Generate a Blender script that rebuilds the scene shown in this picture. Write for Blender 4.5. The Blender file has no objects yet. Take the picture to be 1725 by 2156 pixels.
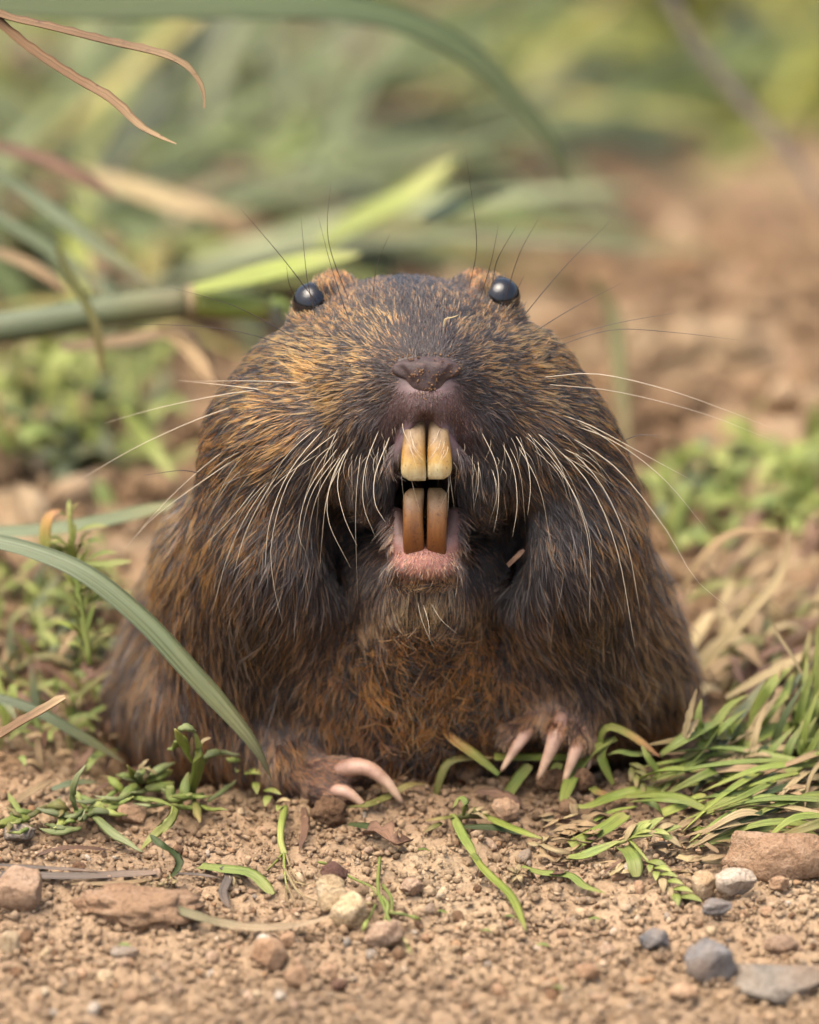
import bpy, math, random
import numpy as np
from mathutils import Vector, Matrix
from mathutils.kdtree import KDTree

# ------------------------------------------------------------------ camera, light, exposure
# One Blender unit is 10 cm (the animal is about 9 cm wide).
SC = bpy.context.scene
SC.unit_settings.system = 'METRIC'
SC.unit_settings.scale_length = 0.1
COL = SC.collection
PITCH = math.radians(20.0)
DIST = 15.0                                   # 1.5 m to the face
P0 = np.array([0.0, 0.0, 0.496])              # what the lens is focused on: just before the mouth
FWD = np.array([0.0, math.cos(PITCH), -math.sin(PITCH)])
UPV = np.array([0.0, math.sin(PITCH), math.cos(PITCH)])
RGT = np.array([1.0, 0.0, 0.0])
EYE = P0 - DIST * FWD
K = 1500.0                                    # drawing units per Blender unit at the face

cam_d = bpy.data.cameras.new('camera')
cam = bpy.data.objects.new('camera', cam_d)
COL.objects.link(cam)
cam.location = EYE
cam.rotation_euler = (math.pi / 2 - PITCH, 0, 0)
cam_d.sensor_width = 36
cam_d.lens = 36 * DIST / (2156 / K)
cam_d.clip_start = 0.5
cam_d.clip_end = 400
cam_d.dof.use_dof = True
cam_d.dof.focus_distance = DIST + 0.06
cam_d.dof.aperture_fstop = cam_d.lens * 1e-3 / 0.28
SC.camera = cam

SUN_EL, SUN_AZ = math.radians(70), math.radians(238)       # hazy sun high up, a little to the left
world = bpy.data.worlds.new('World')
SC.world = world
world.use_nodes = True
wn = world.node_tree
sky = wn.nodes.new('ShaderNodeTexSky')
sky.sky_type = 'NISHITA'
sky.sun_disc = False
sky.sun_elevation = SUN_EL
sky.sun_rotation = SUN_AZ
sky.air_density = 1.0
sky.dust_density = 7.0
sky.ozone_density = 0.4
wn.nodes['Background'].inputs['Strength'].default_value = 0.15
wn.links.new(sky.outputs[0], wn.nodes['Background'].inputs['Color'])

sun_d = bpy.data.lights.new('sun', 'SUN')
sun_d.energy = 1.25
sun_d.angle = math.radians(55)
sun_d.color = (1.0, 0.93, 0.82)
sun = bpy.data.objects.new('sun', sun_d)
COL.objects.link(sun)
sdir = Vector((math.sin(SUN_AZ) * math.cos(SUN_EL), math.cos(SUN_AZ) * math.cos(SUN_EL), math.sin(SUN_EL)))
sun.rotation_euler = sdir.to_track_quat('Z', 'Y').to_euler()

SC.view_settings.view_transform = 'Standard'
SC.view_settings.look = 'None'
SC.view_settings.exposure = 1.6
SC.view_settings.gamma = 1.0
SC.render.engine = 'CYCLES'
SC.cycles.use_denoising = True
SC.cycles.max_bounces = 6
SC.cycles.diffuse_bounces = 3
SC.cycles.glossy_bounces = 2
SC.cycles.transmission_bounces = 3
SC.cycles.transparent_max_bounces = 6
SC.cycles_curves.shape = 'RIBBONS'
SC.cycles_curves.subdivisions = 2
SC.render.film_transparent = False

RNG = np.random.default_rng(7)
random.seed(7)

# ------------------------------------------------------------------ small helpers
def place(px, py, w=0.0):
    """Point seen at drawing position (px, py), w drawing units behind the focal plane."""
    s = 1.0 + w / K / DIST
    return P0 + RGT * ((px - 862.5) / K * s) + UPV * ((1078.0 - py) / K * s) + FWD * (w / K)

def body_space(q):
    """Animal's own frame (x, y down, depth) -> world; a plain rotation, scale and shift."""
    q = np.asarray(q, float)
    return (P0 + np.outer((q[:, 0] - 862.5) / K, RGT) + np.outer((1078.0 - q[:, 1]) / K, UPV)
            + np.outer(q[:, 2] / K, FWD))

def lin(c):
    c = np.asarray(c, float) / 255.0
    return np.where(c <= 0.04045, c / 12.92, ((c + 0.055) / 1.055) ** 2.4)

DIM = 0.66                                    # real surfaces are darker than they photograph here
def hash2(ix, iy, seed):
    h = (ix.astype(np.int64) * 374761393 + iy.astype(np.int64) * 668265263 + seed * 1442695041) & 0xffffffff
    h = ((h ^ (h >> 13)) * 1274126177) & 0xffffffff
    h = h ^ (h >> 16)
    return (h & 0xffff) / 65535.0

def vnoise(x, y, seed=0):
    ix, iy = np.floor(x), np.floor(y)
    fx, fy = x - ix, y - iy
    fx = fx * fx * (3 - 2 * fx); fy = fy * fy * (3 - 2 * fy)
    a = hash2(ix, iy, seed); b = hash2(ix + 1, iy, seed)
    c = hash2(ix, iy + 1, seed); d = hash2(ix + 1, iy + 1, seed)
    return (a * (1 - fx) + b * fx) * (1 - fy) + (c * (1 - fx) + d * fx) * fy - 0.5

def fbm(x, y, octs, seed=0):
    s, amp = 0.0, 1.0
    for o in range(octs):
        s = s + amp * vnoise(x * 2 ** o + 17.3 * o, y * 2 ** o - 9.1 * o, seed + o)
        amp *= 0.5
    return s

def mesh_obj(name, verts, faces, mat, parent=None, smooth=True, link=True):
    me = bpy.data.meshes.new(name)
    verts = np.asarray(verts, float)
    if isinstance(faces, np.ndarray):
        n, k = faces.shape
        me.vertices.add(len(verts)); me.vertices.foreach_set('co', verts.ravel())
        me.loops.add(n * k); me.loops.foreach_set('vertex_index', faces.ravel().astype(np.int32))
        me.polygons.add(n)
        me.polygons.foreach_set('loop_start', (np.arange(n) * k).astype(np.int32))
        me.update(calc_edges=True)
    else:
        me.from_pydata([tuple(v) for v in verts], [], faces)
    if smooth:
        me.polygons.foreach_set('use_smooth', np.ones(len(me.polygons), bool))
    me.validate()
    if mat is not None:
        me.materials.append(mat)
    o = bpy.data.objects.new(name, me)
    if link:
        COL.objects.link(o)
    if parent is not None:
        set_parent(o, parent)
    return o

def set_parent(o, parent):
    o.parent = parent
    bpy_mat = Matrix.Translation(parent.location) @ parent.rotation_euler.to_matrix().to_4x4()
    o.matrix_parent_inverse = bpy_mat.inverted()

def point_attr(me, name, arr, kind='FLOAT'):
    a = me.attributes.new(name, kind, 'POINT')
    arr = np.asarray(arr, np.float32)
    if kind == 'FLOAT':
        a.data.foreach_set('value', arr.ravel())
    else:
        if arr.shape[1] == 3:
            arr = np.concatenate([arr, np.ones((len(arr), 1), np.float32)], 1)
        a.data.foreach_set('color', arr.ravel())

def thing(name, label, cat, loc, group=None):
    o = bpy.data.objects.new(name, None)
    o.empty_display_size = 0.05
    COL.objects.link(o)
    o.location = loc
    tag(o, label, cat, group)
    return o

def tag(o, label, cat, group=None, kind=None):
    if label: o['label'] = label
    if cat: o['category'] = cat
    if group: o['group'] = group
    if kind: o['kind'] = kind
    return o

def spline(pts, n):
    """Catmull-Rom through the points, n samples evenly spaced along its length."""
    P = np.asarray(pts, float)
    P = np.vstack([2 * P[0] - P[1], P, 2 * P[-1] - P[-2]])
    out = []
    for i in range(1, len(P) - 2):
        t = np.linspace(0, 1, 24, endpoint=False)[:, None]
        a, b, c, d = P[i - 1], P[i], P[i + 1], P[i + 2]
        out.append(0.5 * ((2 * b) + (-a + c) * t + (2 * a - 5 * b + 4 * c - d) * t ** 2 + (-a + 3 * b - 3 * c + d) * t ** 3))
    out = np.vstack(out + [P[-2][None]])
    s = np.concatenate([[0], np.cumsum(np.linalg.norm(np.diff(out, axis=0), axis=1))])
    u = np.linspace(0, s[-1], n)
    return np.stack([np.interp(u, s, out[:, k]) for k in range(out.shape[1])], 1)

ORD = ['first', 'second', 'third', 'fourth', 'fifth', 'sixth', 'seventh', 'eighth', 'ninth', 'tenth', 'eleventh', 'twelfth', 'thirteenth', 'fourteenth', 'fifteenth', 'sixteenth']
def single_out(items):
    """items: (object, x in the view, plain label). Look-alikes in one spot are told apart by their order from the left."""
    by = {}
    for o, x, lab in items:
        by.setdefault(lab, []).append((x, o))
    for lab, l in by.items():
        l.sort(key=lambda q: q[0])
        for i, (x, o) in enumerate(l):
            if len(l) == 1:
                o['label'] = lab
            elif i < len(ORD):
                o['label'] = lab + ', ' + ('leftmost' if i == 0 else 'rightmost' if i == len(l) - 1 else ORD[i] + ' from the left')
            else:
                o['label'] = lab

# ------------------------------------------------------------------ materials
def new_mat(name):
    m = bpy.data.materials.new(name)
    m.use_nodes = True
    nt = m.node_tree
    b = nt.nodes['Principled BSDF']
    return m, nt, b

def ramp(nt, stops, interp='LINEAR'):
    r = nt.nodes.new('ShaderNodeValToRGB')
    r.color_ramp.interpolation = interp
    el = r.color_ramp.elements
    while len(el) < len(stops):
        el.new(0.5)
    for e, (p, c) in zip(el, stops):
        e.position = p
        e.color = (*lin(c), 1)
    return r

def noise(nt, scale, detail=4, rough=0.6, vec=None, dist=0.0):
    n = nt.nodes.new('ShaderNodeTexNoise')
    n.inputs['Scale'].default_value = scale
    n.inputs['Detail'].default_value = detail
    n.inputs['Roughness'].default_value = rough
    n.inputs['Distortion'].default_value = dist
    if vec is not None:
        nt.links.new(vec, n.inputs['Vector'])
    return n

def mixc(nt, a, b, fac, mode='MIX'):
    m = nt.nodes.new('ShaderNodeMix')
    m.data_type = 'RGBA'
    m.blend_type = mode
    for sock, v in ((m.inputs[6], a), (m.inputs[7], b), (m.inputs[0], fac)):
        if hasattr(v, 'is_linked'):
            nt.links.new(v, sock)
        elif isinstance(v, (int, float)):
            sock.default_value = v
        else:
            sock.default_value = (*v, 1)
    return m.outputs[2]

def objcoord(nt):
    return nt.nodes.new('ShaderNodeTexCoord').outputs['Object']

def geo_pos(nt):
    return nt.nodes.new('ShaderNodeNewGeometry').outputs['Position']

def bump(nt, b, height, strength, distance):
    n = nt.nodes.new('ShaderNodeBump')
    n.inputs['Strength'].default_value = strength
    n.inputs['Distance'].default_value = distance
    nt.links.new(height, n.inputs['Height'])
    nt.links.new(n.outputs[0], b.inputs['Normal'])
# ------------------------------------------------------------------ ground
HOLE = place(845, 1560, 760)[:2]
def ground_z(x, y):
    x = np.asarray(x, float); y = np.asarray(y, float)
    z = 0.030 * fbm(x * 1.6, y * 1.6, 3, 11) * np.clip(1.4 - 0.0 * y, 0, 1)
    z = z + 0.020 * fbm(x * 6, y * 6, 3, 21)
    z = z + 0.030 * np.abs(fbm(x * 20, y * 20, 3, 31))
    # slight lip of thrown-up soil before the burrow, and the burrow itself
    d = np.hypot((x - HOLE[0]) / 1.12, (y - HOLE[1]) / 0.52)
    z = z - 0.30 * np.clip(1 - (d / 0.37) ** 4, 0, 1)
    z = z - 0.07 * np.exp(-(((x + 0.40) / 0.10) ** 2 + ((y - HOLE[1] + 0.02) / 0.12) ** 2))
    # the mound of bare earth behind and to the right of the animal
    z = z + 0.10 * np.exp(-(((x - 0.75) / 0.75) ** 2 + ((y - 2.3) / 0.8) ** 2))
    z = z + 0.12 * np.exp(-(((x + 0.9) / 0.5) ** 2 + ((y - 1.5) / 0.6) ** 2))
    z = z + 0.09 * np.clip((y - 0.8) / 0.6, 0, 1) * fbm(x * 4.2, y * 4.2, 4, 61)
    # behind the burrow the bank falls away
    q = np.maximum(0.0, y - 1.0)
    z = z - 0.19 * (q - 0.45 * (1 - np.exp(-q / 0.45)))
    return z

def on_ground(px, py, lift=0.0):
    """Where the sight line through (px, py) meets the soil (raised by lift)."""
    ws = np.concatenate([np.linspace(-2500.0, 3000.0, 800), np.linspace(3010.0, 40000.0, 900)])
    s = 1.0 + ws / K / DIST
    x = (px - 862.5) / K * s
    v = (1078.0 - py) / K * s
    y = v * UPV[1] + ws / K * FWD[1]
    z = P0[2] + v * UPV[2] + ws / K * FWD[2]
    below = z - (ground_z(x, y) + lift) < 0
    i = int(np.argmax(below))
    return np.array([x[i], y[i], z[i]]), ws[i]

def axis_coords(lo, hi, step, far_lo, far_hi):
    a = list(np.arange(lo, hi + step / 2, step))
    s = step
    while a[-1] < far_hi:
        s *= 1.13; a.append(a[-1] + s)
    s = step
    while a[0] > far_lo:
        s *= 1.13; a.insert(0, a[0] - s)
    return np.array(a)

gx = axis_coords(-0.85, 0.85, 0.0065, -60, 60)
gy = axis_coords(-0.95, 0.55, 0.0065, -40, 90)
GX, GY = np.meshgrid(gx, gy, indexing='ij')
GZ = ground_z(GX, GY)
near = np.clip(1 - (np.abs(GX) - 0.9) / 0.6, 0, 1) * np.clip(1 - (np.abs(GY + 0.2) - 0.85) / 0.6, 0, 1)
GZ = GZ + near * ((0.45 + 0.55 * np.clip((GY + 0.1) / 0.4, 0, 1)) * (0.016 * np.abs(fbm(GX * 52, GY * 52, 3, 41)) + 0.010 * vnoise(GX * 105, GY * 105, 51)))
nx, ny = GX.shape
idx = np.arange(nx * ny).reshape(nx, ny)
quads = np.stack([idx[:-1, :-1], idx[1:, :-1], idx[1:, 1:], idx[:-1, 1:]], -1).reshape(-1, 4)

def soil_nodes(nt, b, tint=None):
    pos = geo_pos(nt)
    n1 = noise(nt, 2.2, 6, 0.62, pos)
    n2 = noise(nt, 26.0, 8, 0.7, pos)
    n3 = noise(nt, 140.0, 5, 0.7, pos)
    r1 = ramp(nt, [(0.25, (124, 106, 82)), (0.45, (164, 144, 114)), (0.62, (184, 164, 134)), (0.8, (200, 182, 154))])
    nt.links.new(n2.outputs['Fac'], r1.inputs[0])
    r2 = ramp(nt, [(0.38, (138, 106, 86)), (0.52, (222, 202, 188)), (0.64, (255, 252, 248))])
    nt.links.new(n1.outputs['Fac'], r2.inputs[0])
    r3 = ramp(nt, [(0.28, (158, 146, 136)), (0.5, (246, 242, 238)), (0.7, (255, 255, 255))])
    nt.links.new(n3.outputs['Fac'], r3.inputs[0])
    # dry dust lies on the trodden strip in front of the burrow
    sx = nt.nodes.new('ShaderNodeSeparateXYZ'); nt.links.new(pos, sx.inputs[0])
    md = nt.nodes.new('ShaderNodeMapRange'); md.inputs[1].default_value = 0.30; md.inputs[2].default_value = -0.15
    md.inputs[3].default_value = 0.0; md.inputs[4].default_value = 0.46
    nw_ = noise(nt, 5.0, 4, 0.6, pos)
    mw = nt.nodes.new('ShaderNodeMath'); mw.operation = 'MULTIPLY_ADD'; mw.inputs[1].default_value = 0.5
    nt.links.new(nw_.outputs['Fac'], mw.inputs[0]); nt.links.new(sx.outputs[1], mw.inputs[2])
    m2 = nt.nodes.new('ShaderNodeMath'); m2.operation = 'SUBTRACT'; m2.inputs[1].default_value = 0.25
    nt.links.new(mw.outputs[0], m2.inputs[0]); nt.links.new(m2.outputs[0], md.inputs[0])
    c = mixc(nt, r1.outputs[0], r2.outputs[0], 0.75, 'MULTIPLY')
    c = mixc(nt, c, lin((196, 172, 142)), md.outputs[0])
    c = mixc(nt, c, r3.outputs[0], 0.7, 'MULTIPLY')
    if tint:
        at = nt.nodes.new('ShaderNodeAttribute'); at.attribute_name = tint
        c = mixc(nt, c, at.outputs['Color'], 1.0, 'MULTIPLY')
    nt.links.new(c, b.inputs['Base Color'])
    b.inputs['Roughness'].default_value = 0.95
    b.inputs['Specular IOR Level'].default_value = 0.15
    n4 = noise(nt, 190.0, 6, 0.75, pos)
    bump(nt, b, n4.outputs['Fac'], 0.8, 0.014)

M_SOIL, nt, b = new_mat('soil')
soil_nodes(nt, b)
ground = mesh_obj('ground', np.stack([GX, GY, GZ], -1).reshape(-1, 3), quads, M_SOIL)
tag(ground, 'bare crumbly tan soil around and in front of the burrow', 'ground', kind='structure')
# ------------------------------------------------------------------ the gopher: one continuous body surface
def surface_nets(F, org, h):
    S = F < 0
    c = [S[i:S.shape[0] - 1 + i, j:S.shape[1] - 1 + j, k:S.shape[2] - 1 + k] for i in (0, 1) for j in (0, 1) for k in (0, 1)]
    cnt = sum(x.astype(np.int8) for x in c)
    act = (cnt > 0) & (cnt < 8)
    I, J, L = np.nonzero(act)
    vid = -np.ones(act.shape, np.int64)
    vid[I, J, L] = np.arange(len(I))
    off = [(i, j, k) for i in (0, 1) for j in (0, 1) for k in (0, 1)]
    val = {o: F[I + o[0], J + o[1], L + o[2]] for o in off}
    acc = np.zeros((len(I), 3)); n = np.zeros(len(I))
    for a in off:
        for ax in range(3):
            if a[ax]: continue
            bb = list(a); bb[ax] = 1; bb = tuple(bb)
            fa, fb = val[a], val[bb]
            m = (fa < 0) != (fb < 0)
            t = np.where(m, fa / np.where(m, fa - fb, 1), 0)
            p = np.tile(np.array(a, float), (len(I), 1)); p[:, ax] += t
            acc += p * m[:, None]; n += m
    V = org + h * (np.stack([I, J, L], 1) + acc / n[:, None])
    Q = []
    for ax in range(3):
        o1, o2 = [x for x in range(3) if x != ax]
        sa = [slice(None)] * 3; sb = [slice(None)] * 3
        sa[ax] = slice(0, -1); sb[ax] = slice(1, None)
        ch = S[tuple(sa)] != S[tuple(sb)]
        ii = np.array(np.nonzero(ch)).T
        ok = (ii[:, o1] > 0) & (ii[:, o2] > 0) & (ii[:, o1] < vid.shape[o1]) & (ii[:, o2] < vid.shape[o2])
        ii = ii[ok]
        def cell(d1, d2):
            q = ii.copy(); q[:, o1] -= d1; q[:, o2] -= d2
            return vid[q[:, 0], q[:, 1], q[:, 2]]
        f = np.stack([cell(1, 1), cell(0, 1), cell(0, 0), cell(1, 0)], 1)
        inside = S[ii[:, 0], ii[:, 1], ii[:, 2]]
        flip = inside if ax != 1 else ~inside
        f[~flip] = f[~flip][:, ::-1]
        Q.append(f)
    return V, np.vstack(Q)

class Field:
    def __init__(self, lo, hi, h):
        self.lo = np.array(lo, float); self.h = h
        self.n = np.ceil((np.array(hi) - self.lo) / h).astype(int) + 1
        self.F = np.full(self.n, 400.0, np.float32)
        self.ax = [(self.lo[i] + h * np.arange(self.n[i])).astype(np.float32) for i in range(3)]
    def box(self, lo, hi):
        sl = []
        for i in range(3):
            a = int(np.clip(np.floor((lo[i] - self.lo[i]) / self.h), 0, self.n[i] - 1))
            c = int(np.clip(np.ceil((hi[i] - self.lo[i]) / self.h) + 1, a + 1, self.n[i]))
            sl.append(slice(a, c))
        g = np.meshgrid(*[self.ax[i][sl[i]] for i in range(3)], indexing='ij', sparse=True)
        return tuple(sl), g
    def blend(self, sl, d, k, cut=False):
        f = self.F[sl]
        if cut:
            d = -d
            h = np.clip(0.5 - 0.5 * (d - f) / k, 0, 1) if k > 0 else 0
            self.F[sl] = np.maximum(f, d) if k <= 0 else (d * (1 - h) + f * h + k * h * (1 - h))
        else:
            h = np.clip(0.5 + 0.5 * (f - d) / k, 0, 1)
            self.F[sl] = f * (1 - h) + d * h - k * h * (1 - h)
    def ball(self, c, r, k=40, cut=False, tilt=0.0):
        m = max(r) if tilt else 0
        R = [max(x, m) + 2.2 * k for x in r]
        sl, g = self.box([c[i] - R[i] for i in range(3)], [c[i] + R[i] for i in range(3)])
        dx, dy, dz = g[0] - c[0], g[1] - c[1], g[2] - c[2]
        if tilt:
            ca, sa = math.cos(tilt), math.sin(tilt)
            dx, dy = dx * ca + dy * sa, -dx * sa + dy * ca
        k0 = np.sqrt((dx / r[0]) ** 2 + (dy / r[1]) ** 2 + (dz / r[2]) ** 2)
        k1 = np.sqrt((dx / r[0] ** 2) ** 2 + (dy / r[1] ** 2) ** 2 + (dz / r[2] ** 2) ** 2)
        d = k0 * (k0 - 1.0) / np.maximum(k1, 1e-6)
        self.blend(sl, d, k, cut)
    def limb(self, a, b, ra, rb, k=25, cut=False):
        a = np.array(a, float); b = np.array(b, float)
        R = max(ra, rb) + 2.2 * k
        sl, g = self.box(np.minimum(a, b) - R, np.maximum(a, b) + R)
        ab = b - a
        t = np.clip(((g[0] - a[0]) * ab[0] + (g[1] - a[1]) * ab[1] + (g[2] - a[2]) * ab[2]) / (ab @ ab), 0, 1)
        d = np.sqrt((g[0] - a[0] - ab[0] * t) ** 2 + (g[1] - a[1] - ab[1] * t) ** 2 + (g[2] - a[2] - ab[2] * t) ** 2) - (ra + (rb - ra) * t)
        self.blend(sl, d, k, cut)

B = Field((150, 510, -110), (1540, 1800, 1420), 7.0)
# trunk, haunches, chest
B.ball((850, 1370, 920), (592, 450, 460), 60)
B.ball((846, 1500, 930), (640, 300, 400), 90)
B.ball((870, 1430, 650), (370, 270, 220), 90)
B.ball((850, 1150, 720), (430, 330, 300), 90)
# skull, brow, muzzle
B.ball((856, 728, 400), (222, 152, 270), 40)
B.ball((872, 795, 270), (255, 145, 210), 70)
B.ball((896, 795, 160), (150, 100, 150), 60)
B.ball((897, 845, 110), (88, 78, 110), 40)
B.ball((655, 768, 370), (118, 88, 190), 50)
B.ball((1080, 762, 370), (112, 88, 190), 50)
# whisker pads and the hairy lips beside the teeth
B.ball((796, 880, 190), (118, 110, 130), 50)
B.ball((996, 880, 190), (116, 110, 130), 50)
B.ball((778, 985, 205), (66, 100, 110), 45)
B.ball((1016, 985, 205), (66, 100, 110), 45)
# cheeks and the hanging cheek pouches
B.ball((612, 930, 360), (182, 185, 230), 70)
B.ball((1108, 930, 360), (182, 185, 230), 70)
B.ball((578, 1120, 400), (172, 245, 220), 70)
B.ball((1184, 1120, 400), (172, 245, 220), 70)
B.ball((540, 1320, 560), (200, 220, 190), 110)
B.ball((500, 1190, 590), (172, 180, 240), 90)
B.ball((1225, 1320, 560), (200, 220, 190), 110)
# lower jaw and chin running back into the throat
B.limb((894, 1225, 235), (880, 1250, 560), 66, 160, 70)
B.limb((890, 1270, 330), (880, 1420, 580), 95, 220, 90)
B.limb((800, 1200, 350), (730, 1240, 480), 50, 90, 60)
B.limb((988, 1200, 350), (1060, 1240, 480), 50, 90, 60)
# lip edges running down on both sides of the upper teeth
B.limb((886, 880, 34), (838, 968, 60), 20, 24, 16)
B.limb((908, 880, 34), (958, 968, 60), 20, 24, 16)
# ears
B.ball((704, 606, 400), (44, 40, 34), 32)
B.ball((1006, 603, 400), (44, 40, 34), 32)
# brow and socket of each eye
B.ball((680, 618, 335), (34, 34, 46), 24)
B.ball((1034, 610, 335), (34, 34, 46), 24)
B.ball((664, 668, 338), (54, 43, 64), 30)
B.ball((1048, 658, 338), (54, 43, 64), 30)
# mouth cavity, notch of the upper lip, nose dent
B.ball((897, 1075, 200), (52, 84, 150), 14, cut=True)
B.ball((897, 1020, 40), (56, 58, 80), 14, cut=True)
B.ball((897, 956, 0), (40, 88, 76), 8, cut=True)
B.ball((898, 784, -16), (74, 42, 40), 8, cut=True)
B.ball((706, 1136, 300), (40, 86, 105), 75, cut=True)
B.ball((1086, 1136, 300), (38, 86, 105), 75, cut=True)
# lower lip: a U round the roots of the lower teeth
B.limb((832, 1085, 165), (846, 1150, 128), 20, 23, 16)
B.limb((846, 1150, 128), (894, 1180, 108), 23, 25, 12)
B.limb((894, 1180, 108), (944, 1150, 128), 25, 23, 12)
B.limb((944, 1150, 128), (958, 1085, 165), 23, 20, 16)
B.ball((894, 1196, 132), (80, 36, 50), 20)
# fore limb with its digits
B.limb((440, 1510, 640), (600, 1625, 475), 120, 50, 110)
B.limb((600, 1619, 450), (668, 1650, 415), 46, 36, 30)
B.limb((668, 1636, 410), (735, 1630, 383), 34, 26, 14)
B.limb((662, 1664, 405), (725, 1682, 380), 30, 22, 12)
B.limb((655, 1679, 425), (700, 1704, 410), 26, 20, 12)
# the other fore limb with its digits
B.limb((1330, 1450, 640), (1225, 1534, 510), 130, 66, 110)
B.limb((1220, 1526, 505), (1175, 1521, 455), 58, 40, 30)
B.limb((1160, 1516, 455), (1085, 1554, 425), 28, 22, 12)
B.limb((1180, 1511, 445), (1180, 1544, 402), 30, 24, 10)
B.limb((1207, 1516, 450), (1222, 1562, 415), 28, 22, 10)
B.limb((1230, 1531, 460), (1250, 1574, 440), 24, 20, 10)
BV, BQ = surface_nets(B.F, B.lo, B.h)

def relax(V, Q, it, f=0.5):
    e = np.vstack([Q[:, [0, 1]], Q[:, [1, 2]], Q[:, [2, 3]], Q[:, [3, 0]]])
    e = np.vstack([e, e[:, ::-1]])
    cnt = np.bincount(e[:, 0], minlength=len(V))[:, None]
    for _ in range(it):
        s = np.stack([np.bincount(e[:, 0], V[e[:, 1], k], len(V)) for k in range(3)], 1)
        V = V * (1 - f) + f * s / np.maximum(cnt, 1)
    return V
BV = relax(BV, BQ, 3)

def face_normals(V, Q):
    n = np.cross(V[Q[:, 2]] - V[Q[:, 0]], V[Q[:, 3]] - V[Q[:, 1]])
    a = np.linalg.norm(n, axis=1)
    return n / np.maximum(a, 1e-9)[:, None], 0.5 * a
FN, FA = face_normals(BV, BQ)
VN = np.stack([np.bincount(BQ.ravel(), np.repeat(FN[:, k] * FA, 4), len(BV)) for k in range(3)], 1)
VN /= np.maximum(np.linalg.norm(VN, axis=1), 1e-9)[:, None]
# outward check against the field: the trunk's centre lies inside
if (VN * (BV - np.array([850, 1200, 600]))).sum(1).mean() < 0:
    VN = -VN; FN = -FN
# coordinates (x, y down, depth) are left-handed like the world's image of them needs right-handed faces
Wv = body_space(BV)
wq = BQ.copy()
t0 = np.cross(Wv[wq[:, 2]] - Wv[wq[:, 0]], Wv[wq[:, 3]] - Wv[wq[:, 1]])
wc = body_space(np.array([[850., 1200., 600.]]))[0]
if (t0 * (Wv[wq].mean(1) - wc)).sum() < 0:
    wq = wq[:, ::-1].copy()

g_base = on_ground(850, 1660)[0]
gopher = thing('gopher', 'brown furry pocket gopher with open mouth and long orange teeth rising from its burrow', 'gopher', (g_base[0], g_base[1], 0.0))

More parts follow.
